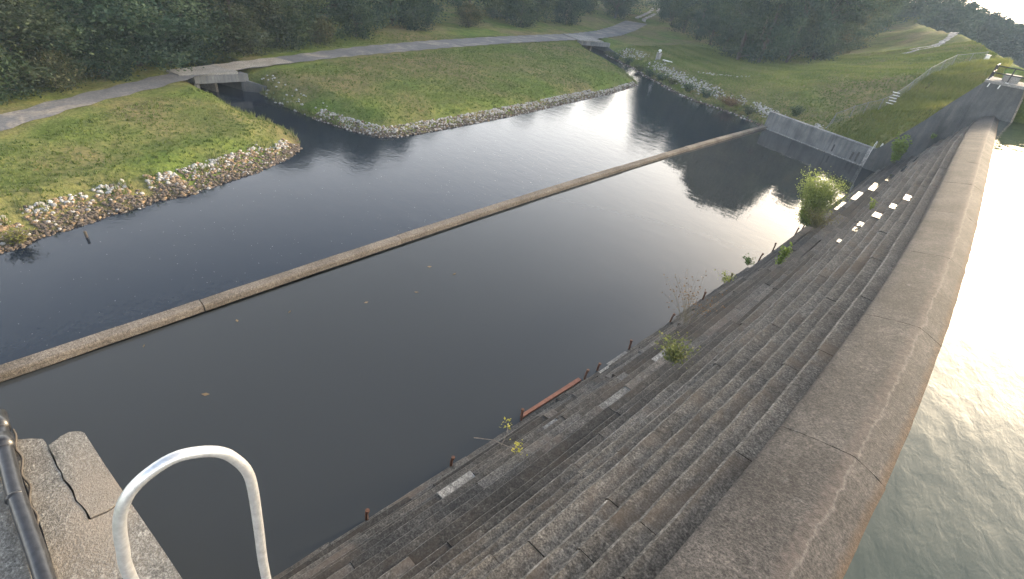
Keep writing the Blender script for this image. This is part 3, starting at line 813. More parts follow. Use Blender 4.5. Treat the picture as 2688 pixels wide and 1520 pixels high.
gr = empty('ladder_rail', (-1.3, 0.0, 9.7)); GO = (-1.3, 0.0, 9.7)
tag(gr, 'bent pale galvanised ladder rail rising over the near abutment edge', 'ladder')
lp = [(-1.33, -0.215, 9.7), (-1.328, -0.20, 10.5), (-1.321, -0.174, 11.125), (-1.319, -0.152, 11.297), (-1.317, -0.126, 11.425), (-1.313, -0.089, 11.512), (-1.308, -0.032, 11.568), (-1.301, 0.049, 11.598), (-1.295, 0.118, 11.579), (-1.289, 0.175, 11.535), (-1.286, 0.209, 11.468), (-1.284, 0.231, 11.379), (-1.284, 0.231, 11.263), (-1.286, 0.213, 11.023), (-1.288, 0.186, 10.658), (-1.30, 0.16, 9.7), (-1.32, 0.12, 6.5)]
def smooth_path(pts, k=4):
    P_ = [Vector(p) for p in pts]; out = []
    for i in range(len(P_) - 1):
        p0, p1_, p2, p3 = P_[max(i - 1, 0)], P_[i], P_[i + 1], P_[min(i + 2, len(P_) - 1)]
        for j in range(k):
            t = j / k
            out.append(0.5 * ((2 * p1_) + (p2 - p0) * t + (2 * p0 - 5 * p1_ + 4 * p2 - p3) * t * t + (3 * p1_ - p0 - 3 * p2 + p3) * t ** 3))
    out.append(P_[-1]); return out
mb = MB(); mb.tube(smooth_path(lp), 0.0182, 20); bt_ = mb.obj('bent_tube', M['galv'], gr, GO, True)
mb = MB(); mb.box((-1.41, -0.29, 9.7), (-1.25, -0.14, 9.715)); mb.obj('foot_plate', M['galv'], bt_, GO)
bp = empty('black_conduit', (-3.2, -0.7, 9.7)); BO = (-3.2, -0.7, 9.7)
tag(bp, 'shiny black pipe lying along the abutment edge in the lower left corner', 'pipe')
pp = [(-4.2, -0.675, 9.74), (-3.95, -0.683, 9.75), (-3.70, -0.682, 9.75), (-3.35, -0.678, 9.75), (-3.06, -0.664, 9.75), (-2.76, -0.648, 9.75), (-2.2, -0.63, 9.75), (-1.2, -0.61, 9.75)]
mb = MB(); mb.tube(smooth_path(pp, 3), 0.047, 16); pr_ = mb.obj('pipe_run', M['black_pipe'], bp, BO, True)
for (xa, xb) in ((-3.92, -3.78), (-3.31, -3.295), (-4.15, -4.0)):
    mb = MB(); mb.tube([(xa, -0.683, 9.75), (xb, -0.682, 9.75)], 0.058 if xb - xa > 0.05 else 0.052, 16); mb.obj('collar', M['black_pipe'], pr_, BO, True)
wp = [(-4.0 + 0.1 * k, -0.625 + 0.012 * math.sin(k * 2.3) + 0.0045 * k * (k < 12) * 0 - 0.0 , 9.715 + 0.012 * math.sin(k * 1.7)) for k in range(22)]
mb = MB(); mb.tube(smooth_path(wp, 3), 0.007, 6); mb.obj('cable', M['dark_wood'], bp, BO, True)

# ------------------------------------------------------------------ culvert bridges
def bridge(label, face_a, face_b, depth, ztop, zsoff, loc, skew, wing_l, wing_r, deck):
    """face_a -> face_b: plan line of the front face (left to right); depth runs away from the pool"""
    root = empty('culvert_bridge', loc); tag(root, label, 'bridge', 'culvert bridges under the road')
    a = np.array(face_a, float); b = np.array(face_b, float); d = (b - a) / np.linalg.norm(b - a); n = np.array([-d[1], d[0]])
    s = np.array(skew, float)
    def q(name, t0, t1, o0, o1, z0, z1_, m):
        L_ = np.linalg.norm(b - a)
        p0 = a + d * t0 * L_; p1_ = a + d * t1 * L_
        mb = MB(); mb.hexa([tuple(p0 + n * o0 + s * o0), tuple(p1_ + n * o0 + s * o0), tuple(p1_ + n * o1 + s * o1), tuple(p0 + n * o1 + s * o1)], z0, z1_)
        return mb.obj(name, m, root, loc)
    mb = MB(); mb.hexa(deck, ztop - 0.16, ztop); mb.obj('deck', M['deck'], root, loc)
    q('edge_beam', -0.10, 1.08, -0.5, 0.35, zsoff, ztop - 0.165, M['streak'])
    q('side_pier', -0.10, 0.0, 0.02, depth - 0.3, -1, zsoff - 0.004, M['weir'])
    q('side_pier', 1.0, 1.10, 0.02, depth - 0.3, -1, zsoff - 0.004, M['streak_dark'])
    q('centre_pier', 0.40, 0.45, 0.05, depth - 0.5, -1, zsoff - 0.002, M['weir'])
    q('shade_backing', 0.0, 0.40, depth - 0.6, depth - 0.4, -1, zsoff - 0.006, M['core'])  # added dark backing stands in for shade deep in the culvert
    q('shade_backing', 0.45, 1.0, depth - 0.6, depth - 0.4, -1, zsoff - 0.006, M['core'])
    for (w, side) in ((wing_l, 0), (wing_r, 1)):  # darker wall copy paints the shadow side of the wings
        if w is None: continue
        (e, zt) = w
        st = a - d * 0.02 if side == 0 else b + d * 0.02
        st = st - n * 0.03
        if side == 0: wall_seg('wing_wall', e, tuple(st), -1, zt, -1, zsoff + 0.2, -0.25, M['streak_dark'], root, loc)
        else: wall_seg('wing_wall', tuple(st), e, -1, zsoff + 0.2, -1, zt, -0.25, M['streak_dark'], root, loc)
    return root
bridge('pale concrete culvert bridge with two dark openings at the head of the left channel', (-49.9, 13.5), (-49.9, 17.2), 4.4, 1.70, 0.88, (-50, 16, 0), (0, -0.35), ((-48.9, 12.9), 0.7), ((-48.6, 18.9), 0.55), [(-49.3, 12.2), (-49.5, 16.9), (-52.9, 17.0), (-51.2, 11.8)])
bridge('small concrete culvert bridge with dark openings at the head of the far channel', (-63.4, 85.2), (-61.0, 90.6), 6.5, 1.84, 0.95, (-63, 88, 0), (0, 0), None, ((-56.6, 89.0), 0.35), [(-62.7, 84.0), (-61.6, 90.2), (-68.7, 92.3), (-69.6, 87.0)])
# ------------------------------------------------------------------ stones
def stone_mesh(seed, m):
    r = random.Random(seed)
    t = (1 + 5 ** 0.5) / 2
    vs_ = [Vector(v).normalized() for v in [(-1, t, 0), (1, t, 0), (-1, -t, 0), (1, -t, 0), (0, -1, t), (0, 1, t), (0, -1, -t), (0, 1, -t), (t, 0, -1), (t, 0, 1), (-t, 0, -1), (-t, 0, 1)]]
    fs = [(0, 11, 5), (0, 5, 1), (0, 1, 7), (0, 7, 10), (0, 10, 11), (1, 5, 9), (5, 11, 4), (11, 10, 2), (10, 7, 6), (7, 1, 8), (3, 9, 4), (3, 4, 2), (3, 2, 6), (3, 6, 8), (3, 8, 9), (4, 9, 5), (2, 4, 11), (6, 2, 10), (8, 6, 7), (9, 8, 1)]
    sc = (r.uniform(0.8, 1.25), r.uniform(0.65, 1.0), r.uniform(0.5, 0.85))
    vs_ = [(v.x * sc[0] * r.uniform(0.75, 1.15), v.y * sc[1] * r.uniform(0.75, 1.15), v.z * sc[2] * r.uniform(0.75, 1.15)) for v in vs_]
    return mesh('stone', vs_, fs, m)
KINDS = ['st_white', 'st_tan', 'st_dark', 'st_grey']
STONES = {k: [stone_mesh(hash(k) % 1000 * 0 + i * 17 + KINDS.index(k) * 101, M[k]) for i in range(5)] for k in KINDS}
def riprap(label, spots, loc, nind=300):
    """spots: (x, y, z, size, kind)"""
    root = empty('riprap_bank', loc); tag(root, label, 'riprap')
    spots = sorted(spots, key=lambda s_: -s_[3] / max(12.0, math.sqrt(s_[0] ** 2 + s_[1] ** 2)))
    r = random.Random(len(spots))
    for (x, y, z, sz, k) in spots[:nind]:
        add('stone', r.choice(STONES[k]), root, (x - loc[0], y - loc[1], z - loc[2]), (r.uniform(-0.5, 0.5), r.uniform(-0.5, 0.5), r.uniform(0, 6.28)), (sz, sz, sz))
    rest = spots[nind:]
    if rest:
        Vs = []; mi = []
        base = {}
        for k in KINDS:
            for me in STONES[k]:
                co = np.array([v.co for v in me.vertices]); fc = np.array([list(p_.vertices) for p_ in me.polygons])
                base.setdefault(k, []).append(co[fc])
        for (x, y, z, sz, k) in rest:
            T = base[k][r.randrange(5)]
            a_ = r.uniform(0, 6.28); c_, s_ = math.cos(a_), math.sin(a_)
            R = np.array([[c_, s_, 0], [-s_, c_, 0], [0, 0, 1]])
            Vs.append(T @ R * sz + np.array([x - loc[0], y - loc[1], z - loc[2]])); mi += [KINDS.index(k)] * len(T)
        me = quads_mesh('stone_mass', np.concatenate(Vs), [M[k] for k in KINDS], mi, 3)
        tag(add('stone_mass', me, root), kind='stuff')
    return root
def along(path, step):
    P_ = np.array(path, float); s = np.r_[0, np.cumsum(np.hypot(*np.diff(P_, axis=0).T))]
    t = np.arange(0, s[-1], step)
    i = np.clip(np.searchsorted(s, t, 'right') - 1, 0, len(P_) - 2)
    f = (t - s[i]) / (s[i + 1] - s[i]); d = P_[i + 1] - P_[i]; d /= np.linalg.norm(d, axis=1)[:, None]
    return P_[i] + (P_[i + 1] - P_[i]) * f[:, None], d
def band(path, side, width, dens, sizer, kinder, wfun=None, seed=1):
    """stones in a strip on one side of a path; returns spots"""
    r = random.Random(seed)
    Pp, D = along(path, 0.05)
    L_ = 0.05 * len(Pp)
    out = []
    for _ in range(int(L_ * width * dens)):
        i = r.randrange(len(Pp)); w = width if wfun is None else wfun(i / len(Pp)) * width
        o = r.random()
        if r.random() > w / width: continue
        n = np.array([-D[i][1], D[i][0]]) * side
        x, y = Pp[i] + n * (o * w - 0.12)
        out.append([x, y, o, r])
    if not out: return []
    A = np.array([[q[0], q[1]] for q in out]); Z = zground(A[:, 0], A[:, 1])
    res = []
    for (x, y, o, _), z in zip(out, Z):
        sz = sizer(o, r); res.append((x, y, max(z, -0.03) + sz * 0.2, sz, kinder(o, r, x, y)))
    return res
def kind_left(o, r, x, y):
    if o < 0.5: return r.choices(KINDS, (0, 1.2, 10, 0.6))[0]
    if o < 0.74: return r.choices(KINDS, (0.5, 7, 4, 2))[0]
    w = 8 if math.sin(y * 1.1) > -0.3 else 1.5
    return r.choices(KINDS, (w, 4, 2, 3))[0]
def kind_mid(o, r, x, y):
    if o < 0.55: return r.choices(KINDS, (0, 1, 8, 5))[0]
    return r.choices(KINDS, (4, 3, 2, 6))[0]
SL = band(LEFT[1:16], 1, 1.9, 105, lambda o, r: 0.035 + 0.11 * r.random() ** 2, kind_left, lambda t: 1.0 if t < 0.9 else 0.7, 5)
riprap('band of white and tan riprap stones along the left grass bank', SL, (-30, 5, 0.3))
SM = band(MID[3:13], 1, 1.5, 75, lambda o, r: 0.04 + 0.11 * r.random() ** 2, kind_mid, lambda t: 0.9 if t < 0.75 else 0.6, 6)
SM += [(x, y, z, s_, 'st_white') for (x, y, z, s_, k) in band(MID[0:4], 1, 2.2, 2.2, lambda o, r: r.uniform(0.06, 0.14), lambda o, r, x, y: 'st_white', None, 8)]
riprap('band of grey riprap stones around the point of the middle grass bank', SM, (-34, 35, 0.3))
rr = random.Random(21)
SR = []
patch = [((-54.5, 89.0), 2.2, 130), ((-51, 87.2), 1.6, 60), ((-44.5, 82.5), 1.6, 60), ((-41.5, 79.8), 1.5, 120), ((-38.5, 78.2), 1.4, 110), ((-36, 76.2), 1.7, 150), ((-33.5, 74.4), 1.7, 160), ((-31.0, 73.0), 1.6, 150), ((-28.2, 72.2), 1.2, 50), ((-25.2, 71.5), 1.0, 40), ((-22.0, 70.3), 1.0, 90), ((-20.0, 69.2), 1.1, 140), ((-18.3, 68.2), 0.9, 110), ((-15.9, 66.2), 0.4, 16), ((-13.2, 64.3), 0.5, 22)]
for (cx, cy), rad, cnt in patch:
    for _ in range(cnt):
        a_ = rr.uniform(0, 6.28); q = rr.random() ** 0.7 * rad * 1.25
        x = cx + q * math.cos(a_) * 1.5 * 0.85 + q * math.sin(a_) * 0.3; y = cy - q * math.cos(a_) * 0.75 + q * math.sin(a_) * 0.7
        SR.append([x, y, rr.uniform(0.07, 0.18), rr.choices(KINDS, (6, 0, 2, 7))[0]])
for k in range(70):
    t = rr.random(); SR.append([-35.5 + 7.0 * t + rr.gauss(0, 0.25), 80.2 + 2.2 * t + rr.gauss(0, 0.3), rr.uniform(0.07, 0.15), rr.choices(KINDS, (6, 0, 0, 4))[0]])
A = np.array([[q[0], q[1]] for q in SR]); Z = zground(A[:, 0], A[:, 1])
riprap('scattered pale riprap rocks among weeds on the far right bank', [(q[0], q[1], max(z, 0) + q[2] * 0.25, q[2], q[3]) for q, z in zip(SR, Z)], (-35, 77, 1))
bq = [(a_, b_) for a_, b_ in RIGHT]
SB = band(bq[1:], -1, 1.2, 10, lambda o, r: r.uniform(0.1, 0.2), lambda o, r, x, y: r.choices(KINDS, (0, 1, 8, 3))[0], None, 9)
riprap('dark stones at the waterline of the far right bank', SB, (-35, 74, 0), 120)

# ------------------------------------------------------------------ grass
def blades(name, X, Y, Zg, hgt, wid, tone, m, lean=0.5, per=3, label=None, kind='stuff'):
    n = len(X)
    X = np.repeat(X, per); Y = np.repeat(Y, per); Zg = np.repeat(Zg, per); hgt = np.repeat(hgt, per) * RNG.uniform(0.6, 1.2, n * per); wid = np.repeat(wid, per); tone = np.repeat(tone, per)
    X = X + RNG.normal(0, 0.05, n * per) ; Y = Y + RNG.normal(0, 0.05, n * per)
    a = RNG.uniform(0, 2 * np.pi, n * per)
    le = RNG.uniform(0, lean, n * per) * hgt; b = RNG.uniform(0, 2 * np.pi, n * per)
    V = np.zeros((n * per, 3, 3))
    V[:, 0] = np.stack([X - np.cos(a) * wid, Y - np.sin(a) * wid, Zg - 0.03], -1)
    V[:, 1] = np.stack([X + np.cos(a) * wid, Y + np.sin(a) * wid, Zg - 0.03], -1)
    V[:, 2] = np.stack([X + le * np.cos(b), Y + le * np.sin(b), Zg + hgt], -1)
    o = add(name, quads_mesh(name, V, m, None, 3, np.clip(tone + RNG.normal(0, 0.12, n * per), 0, 1)))
    tag(o, label, 'grass', kind=kind)
    return o
def scatter_ground(n, x0, x1, y0, y1, cond):
    X = RNG.uniform(x0, x1, n); Y = RNG.uniform(y0, y1, n)
    k = cond(X, Y); X, Y = X[k], Y[k]
    return X, Y, zground(X, Y)
roadxy = [(a_, b_) for a_, b_, c_ in ROADC]
def notroad(X, Y): return seg_dist(X, Y, roadxy) > 2.9
def patchy(X, Y): return 0.45 + 0.25 * np.sin(X * 0.31 + 2 * np.sin(Y * 0.13)) * np.sin(Y * 0.22 + np.sin(X * 0.2)) + 0.15 * np.sin(X * 0.9 + Y * 1.1)
X, Y, Zs = scatter_ground(60000, -68, -26, -4, 84, lambda X, Y: ~inside(X, Y, WATER) & (RNG.random(len(X)) < 0.9))
dw = np.minimum(seg_dist(X, Y, LEFT[:17]), seg_dist(X, Y, MID[4:13])); k = (dw > 1.5) & notroad(X, Y); X, Y, Zs = X[k], Y[k], Zs[k]
blades('mown_grass', X, Y, Zs, np.full(len(X), 0.11), np.full(len(X), 0.035), patchy(X, Y), M['blade'], 0.8, 4, 'short mown green grass on the flat banks beside the road')
X, Y, Zs = scatter_ground(42000, -58, -1.5, 61, 118, lambda X, Y: ~inside(X, Y, WATER) & ~inside(X, Y, LAKEPOLY) & (Y > 61.3 + np.maximum(0, (-X - 7) * 0.37)))
blades('hill_grass', X, Y, Zs, np.full(len(X), 0.16), np.full(len(X), 0.05), patchy(X, Y), M['blade'], 0.7, 4, 'rough green grass on the embankment slope at the right')
X, Y, Zs = scatter_ground(16000, -12, -1.5, 61, 95, lambda X, Y: ~inside(X, Y, LAKEPOLY) & (X > -11.5 + np.maximum(0, (Y - 64)) * 0.22) & (Y > 61.4 + np.maximum(0, (-X - 7) * 0.37)))
blades('tall_grass', X, Y, Zs, RNG.uniform(0.15, 0.5, len(X)), np.full(len(X), 0.035), patchy(X, Y), M['tall_blade'], 0.5, 3, 'tall unmown grass between the fence and the far side wall')
X, Y, Zs = scatter_ground(900, -62, -30, -3, 78, lambda X, Y: ~inside(X, Y, WATER) & notroad(X, Y) & (patchy(X, Y) > 0.42))
blades('weed_clumps', X, Y, Zs, RNG.uniform(0.12, 0.3, len(X)), np.full(len(X), 0.04), RNG.uniform(0, 0.6, len(X)), M['blade'], 0.9, 10, 'darker weed clumps scattered through the mown grass')
# weeds along water edges
pts = []
for path, side, cnt in ((LEFT[15:], 1, 70), (MID[:5], 1, 120), (MID[12:], 1, 150), (RIGHT, -1, 3400)):
    Pp, D = along(path, 0.05)
    for _ in range(cnt):
        i = RNG.integers(len(Pp)); n = np.array([-D[i][1], D[i][0]]) * side
        pts.append(Pp[i] + n * abs(RNG.normal(0.1, 1.3 if cnt > 2000 else 0.35)))
for _ in range(260):
    Pp, D = along(LEFT[1:15], 0.05); i = RNG.integers(len(Pp)); n = np.array([-D[i][1], D[i][0]])
    if math.sin(i * 0.05 * 1.4) > 0.2: pts.append(Pp[i] + n * RNG.uniform(0.9, 1.9))
A = np.array(pts); Zs = zground(A[:, 0], A[:, 1]); k = Zs > -0.1; A, Zs = A[k], Zs[k]
blades('bank_weeds', A[:, 0], A[:, 1], Zs, RNG.uniform(0.15, 0.55, len(A)), np.full(len(A), 0.03), RNG.uniform(0.1, 0.9, len(A)), M['tall_blade'], 0.6, 6, 'weeds and tall grass fringing the water edges')

# ------------------------------------------------------------------ leafy plants and trees
def leaf_quads(C, size, rng, up=0.3):
    n = len(C)
    d = rng.normal(size=(n, 3)); d[:, 2] = np.abs(d[:, 2]) * (1 + up); d /= np.linalg.norm(d, axis=1)[:, None]
    a = np.cross(d, rng.normal(size=(n, 3))); a /= np.linalg.norm(a, axis=1)[:, None]; b = np.cross(d, a)
    s = size * rng.uniform(0.6, 1.3, n)[:, None]
    return np.stack([C - a * s, C + b * s * 0.6, C + a * s, C - b * s * 0.6], 1)
def build_tree(seed, h, cb, cr, nclump, per, leaf, mats, trunk_m, tr=0.28, conic=False, low_fill=True):
    """returns (trunk mesh, crown mesh)"""
    rng = np.random.default_rng(seed); r = random.Random(seed)
    mb = MB()
    bend = [(r.uniform(-0.5, 0.5) * i / 4, r.uniform(-0.5, 0.5) * i / 4, h * 0.92 * i / 5) for i in range(6)]
    bend[0] = (0, 0, -0.3)
    mb.tube(bend, tr, 8, 0, True, tr * 0.2)
    cl = []
    for k in range(nclump):
        f = rng.random() ** (0.8 if not conic else 1.2)
        z = h * (cb + (1 - cb) * f)
        prof_ = (math.sin(math.pi * min(1, 0.12 + 0.86 * f)) ** 0.7) if not conic else (1.02 - f) ** 0.8
        rad = cr * prof_ * (0.55 + 0.45 * math.sqrt(rng.random())) * (1 + 0.18 * math.sin(3 * f * 6 + seed))
        a_ = rng.uniform(0, 6.283)
        cl.append((rad * math.cos(a_), rad * math.sin(a_), z))
    for k in range(min(14, nclump)):
        c_ = cl[k]; z0 = max(h * cb * 0.7, c_[2] - 0.35 * math.hypot(c_[0], c_[1]) - 0.6)
        mb.tube([(0, 0, z0), (c_[0] * 0.5, c_[1] * 0.5, (z0 + c_[2]) / 2 + 0.3), c_], tr * 0.35, 5, 0, True, tr * 0.08)
    tm = mesh('trunk', mb.v, mb.f, trunk_m, True)
    Cs = []; T = []
    for c_ in cl:
        sg = cr * rng.uniform(0.09, 0.17) + 0.18
        q = rng.normal(size=(per, 3)) * np.array([sg, sg, sg * 0.6])
        Cs.append(np.array(c_) + q)
        T.append(np.clip(rng.normal(0.45, 0.3) + rng.normal(0, 0.14, per), 0, 1))
    C = np.concatenate(Cs); T = np.concatenate(T)
    k = C[:, 2] > 0.1
    cm = quads_mesh('crown', leaf_quads(C[k], leaf, rng), mats, None, 4, T[k])
    return tm, cm
PROTO = {
    'broad': build_tree(1, 12.5, 0.05, 4.4, 85, 230, 0.15, M['leaf'], M['dark_wood'], 0.26),
    'broad2': build_tree(2, 14, 0.06, 4.8, 90, 230, 0.16, M['leaf2'], M['dark_wood'], 0.3),
    'olive': build_tree(3, 11.5, 0.04, 4.2, 80, 230, 0.15, M['leaf_olive'], M['dark_wood'], 0.24),
    'round': build_tree(4, 11, 0.03, 4.5, 80, 230, 0.15, M['leaf2'], M['dark_wood'], 0.24),
    'narrow': build_tree(5, 15, 0.08, 3.4, 75, 230, 0.15, M['leaf'], M['dark_wood'], 0.26),
    'pine': build_tree(6, 24, 0.42, 4.0, 110, 120, 0.15, M['leaf_pine'], M['pale_bark'], 0.22, True),
    'shrub': build_tree(7, 4.2, 0.02, 2.3, 70, 80, 0.12, M['leaf'], M['dark_wood'], 0.08),
    'shrub2': build_tree(8, 3.2, 0.02, 2.0, 65, 80, 0.11, M['leaf_olive'], M['dark_wood'], 0.07),
    'tall': build_tree(9, 21, 0.04, 5.4, 130, 230, 0.17, M['leaf'], M['dark_wood'], 0.34),
    'tall2': build_tree(10, 19, 0.04, 5.2, 125, 230, 0.17, M['leaf2'], M['dark_wood'], 0.34),
}
PH = {'broad': 12.5, 'broad2': 14, 'olive': 11.5, 'round': 11, 'narrow': 15, 'pine': 24, 'tall': 21, 'tall2': 19}
def tree(kind, x, y, sc, name, z=None):
    z = z1(x, y) if z is None else z
    o = empty(name, (x, y, z - 0.1))
    o.rotation_euler = (0, 0, random.uniform(0, 6.28))
    tm, cm = PROTO[kind]
    if 'shrub' in kind: o.scale = (sc, sc, sc)
    else:
        hz_ = stand_height(x, y, z) * random.uniform(0.84, 1.02) / PH[kind]
        o.scale = (sc, sc, hz_)
    add('trunk', tm, o); add('crown', cm, o)
    return o
ORD = ['first', 'second', 'third', 'fourth', 'fifth', 'sixth', 'seventh', 'eighth', 'ninth', 'tenth', 'eleventh', 'twelfth', 'thirteenth', 'fourteenth', 'fifteenth', 'sixteenth', 'seventeenth', 'eighteenth', 'nineteenth', 'twentieth', 'twenty-first', 'twenty-second', 'twenty-third', 'twenty-fourth', 'twenty-fifth', 'twenty-sixth', 'twenty-seventh', 'twenty-eighth', 'twenty-ninth', 'thirtieth']
DESC = {'tall': 'tall dark green tree', 'tall2': 'tall mid-green tree', 'broad': 'dark green broad tree', 'broad2': 'mid-green broad tree', 'olive': 'olive-brown tree', 'round': 'rounded mid-green tree', 'narrow': 'narrow dark green tree', 'pine': 'tall pine', 'shrub': 'dark green shrub', 'shrub2': 'olive shrub'}
NAME = {'tall': 'broadleaf_tree', 'tall2': 'broadleaf_tree', 'broad': 'broadleaf_tree', 'broad2': 'broadleaf_tree', 'olive': 'broadleaf_tree', 'round': 'broadleaf_tree', 'narrow': 'broadleaf_tree', 'pine': 'pine_tree', 'shrub': 'shrub', 'shrub2': 'shrub'}
def row(spots, where, group):
    def across(q_):
        d_ = Vector((q_[1], q_[2], z1(q_[1], q_[2]) - CAM_Z)); return d_.dot(RX) / d_.dot(FW)
    for i, (k, x, y, s_) in enumerate(sorted(spots, key=across)):
        o = tree(k, x, y, s_, NAME[k])
        tag(o, '%s, %s from the left %s' % (DESC[k], ORD[i], where), 'shrub' if 'shrub' in k else 'tree', group)
row([('broad', -47, -4.5, 1.0), ('olive', -48.5, 1.5, 1.05), ('broad2', -52, 5.5, 0.95), ('round', -53.5, 10.5, 1.1), ('broad', -57.5, 14.0, 1.05), ('olive', -59, 20.5, 1.1), ('broad2', -62.5, 26, 0.95), ('broad', -65.5, 32.5, 1.1), ('round', -70, 41, 1.15), ('broad', -75, 50, 1.15), ('broad2', -78.5, 60, 1.05), ('narrow', -80.5, 71, 1.0), ('broad', -83, 84, 1.2), ('broad2', -86, 97, 1.1), ('round', -90, 112, 1.2), ('broad', -98, 128, 1.2), ('narrow', -105, 142, 1.1), ('tall2', -94, 141, 1.0), ('tall2', -100, 152, 1.05), ('broad', -114, 168, 1.2), ('round', -131, 194, 1.3)],
    'in the wood behind the road', 'trees in the front row behind the road')
row([('shrub', -45.5, 0.8, 0.9), ('shrub2', -47.4, 4.0, 0.8), ('shrub', -50.3, 7.6, 0.9), ('shrub', -53.4, 12.6, 0.8), ('shrub2', -57.5, 21.2, 0.9), ('shrub', -60.0, 26.0, 1.0), ('shrub2', -62.3, 30.8, 1.0), ('shrub', -65.5, 38.0, 1.0), ('shrub', -71, 52, 1.1), ('shrub2', -74.5, 66, 1.1), ('shrub', -77, 82, 1.3), ('shrub', -82, 103, 1.4)],
    'along the wood edge by the road', 'shrubs along the wood edge beyond the road')
row([('tall', -40, 104.5, 1.0), ('tall2', -35.5, 103.0, 0.95), ('round', -31.5, 105.5, 1.1), ('tall', -29.0, 111.5, 1.0), ('olive', -28.2, 120, 1.0), ('tall', -29.5, 132, 1.0), ('olive', -31, 147, 1.0)],
    'at the edge of the hillside wood', 'trees along the near edge of the hillside wood')
row([('tall2', -128, 250, 1.4), ('round', -113, 216, 1.4), ('tall2', -100, 186, 1.2), ('tall', -88, 164, 1.1), ('round', -80, 150, 1.1), ('tall', -70, 139, 1.0), ('tall2', -62, 131, 1.0), ('round', -55, 124, 1.1), ('tall', -48, 116.5, 1.0), ('tall', -42, 114, 1.0), ('tall2', -36, 114, 1.0), ('tall', -34, 124, 1.05), ('tall2', -36, 140, 1.0), ('tall', -33, 160, 1.0), ('tall2', -36, 185, 1.05)],
    'deeper in the hillside wood', 'trees in the hillside wood')
for i, (x, y) in enumerate(((-38.0, 107.0), (-30.0, 116.0))):
    tag(tree('pine', x, y, 1.1, 'pine_tree'), ('left' if i == 0 else 'right') + ' one of two tall pines with pale bare trunks in the hillside wood', 'tree', 'pale-trunked pines')
# deep wood behind the rows and the far lake shore: one mass each
def wood_mass(name, label, spots, leaf, m, seed, per=260):
    rng = np.random.default_rng(seed)
    Cs = []; T = []
    for (x, y, zb, h, r_) in spots:
        n = per
        f = rng.random(n); a_ = rng.uniform(0, 6.283, n)
        rad = r_ * np.sin(np.pi * np.clip(0.15 + 0.85 * f, 0, 1)) ** 0.6 * np.sqrt(rng.random(n))
        lump = 1 + 0.3 * np.sin(a_ * 3 + f * 9)
        Cs.append(np.stack([x + rad * lump * np.cos(a_), y + rad * lump * np.sin(a_), zb + h * f * (1 - 0.12 * rng.random(n))], -1)); T.append(np.clip(rng.normal(0.4, 0.2, n) + rng.normal(0, 0.12), 0, 1))
    C = np.concatenate(Cs); T = np.concatenate(T)
    me = quads_mesh(name, leaf_quads(C, leaf, rng), m, None, 4, T)
    return tag(add(name, me), label, 'wood', kind='stuff')
rng_ = np.random.default_rng(5)
sp = []
for t in np.linspace(0, 1, 26):
    x = -60 - 62 * t; y = -12 + 175 * t
    for kk in range(2):
        xx, yy = x - 6 - 9 * kk + rng_.normal(0, 2), y + rng_.normal(0, 2) - 2 * kk
        sp.append((xx, yy, z1(xx, yy), stand_height(xx, yy, z1(xx, yy)) * rng_.uniform(0.75, 0.98), rng_.uniform(4, 6)))
wood_mass('deep_wood', 'dark deep wood closing the view behind the road trees', sp, 0.3, M['leaf'], 31, 1300)
sp = [(-112, 193, z1(-112, 193), 30, 5.5), (-108, 196, z1(-108, 196), 28, 5), (-116, 196, z1(-116, 196), 29, 5.5)]
sp += [(xx, yy, z1(xx, yy), 21 * rng_.uniform(0.9, 1.15), 6.0) for xx, yy in ((-175, 300), (-165, 292), (-155, 285), (-145, 280), (-185, 290), (-160, 262), (-172, 275), (-135, 275), (-150, 240), (-142, 222), (-136, 262), (-128, 204), (-117, 224), (-134, 230), (-127, 236), (-121, 244), (-101.5, 158), (-110.5, 173), (-121, 191), (-97, 181), (-106, 198), (-123, 214), (-128, 221))]
for t in np.linspace(0, 1, 22):
    x = -100 + 62 * t; y = 185 - 60 * t + 70 * t * t
    for kk in range(2):
        xx, yy = x + rng_.normal(0, 2) - 3 * kk, y + 9 * kk + rng_.normal(0, 2)
        sp.append((xx, yy, z1(xx, yy), stand_height(xx, yy, z1(xx, yy)) * rng_.uniform(0.75, 0.98), rng_.uniform(4, 6)))
wood_mass('hill_wood', 'dark wood rising behind the hillside trees', sp, 0.3, M['leaf2'], 32, 1300)
sp = []
for t in np.linspace(0, 1, 40):
    azd = -14 + 34 * t; az_ = math.radians(azd); d_ = 210 + 60 * t + rng_.normal(0, 6)
    for kk in range(2):
        dd = d_ + 14 * kk
        hh = 6.4 + dd * math.tan(math.radians(float(np.interp(azd, [-14, -9, -7, -4, -1.3, 20], [4.4, 3.2, 2.0, 1.1, 0.5, 0.4]))))
        sp.append((dd * math.sin(az_), dd * math.cos(az_), 6.6, hh * 1.1 * rng_.uniform(0.88, 1.08), rng_.uniform(5, 7)))
wood_mass('far_shore_wood', 'dark wood on the far lake shore beyond the embankment', sp, 0.45, M['leaf'], 33, 1900)

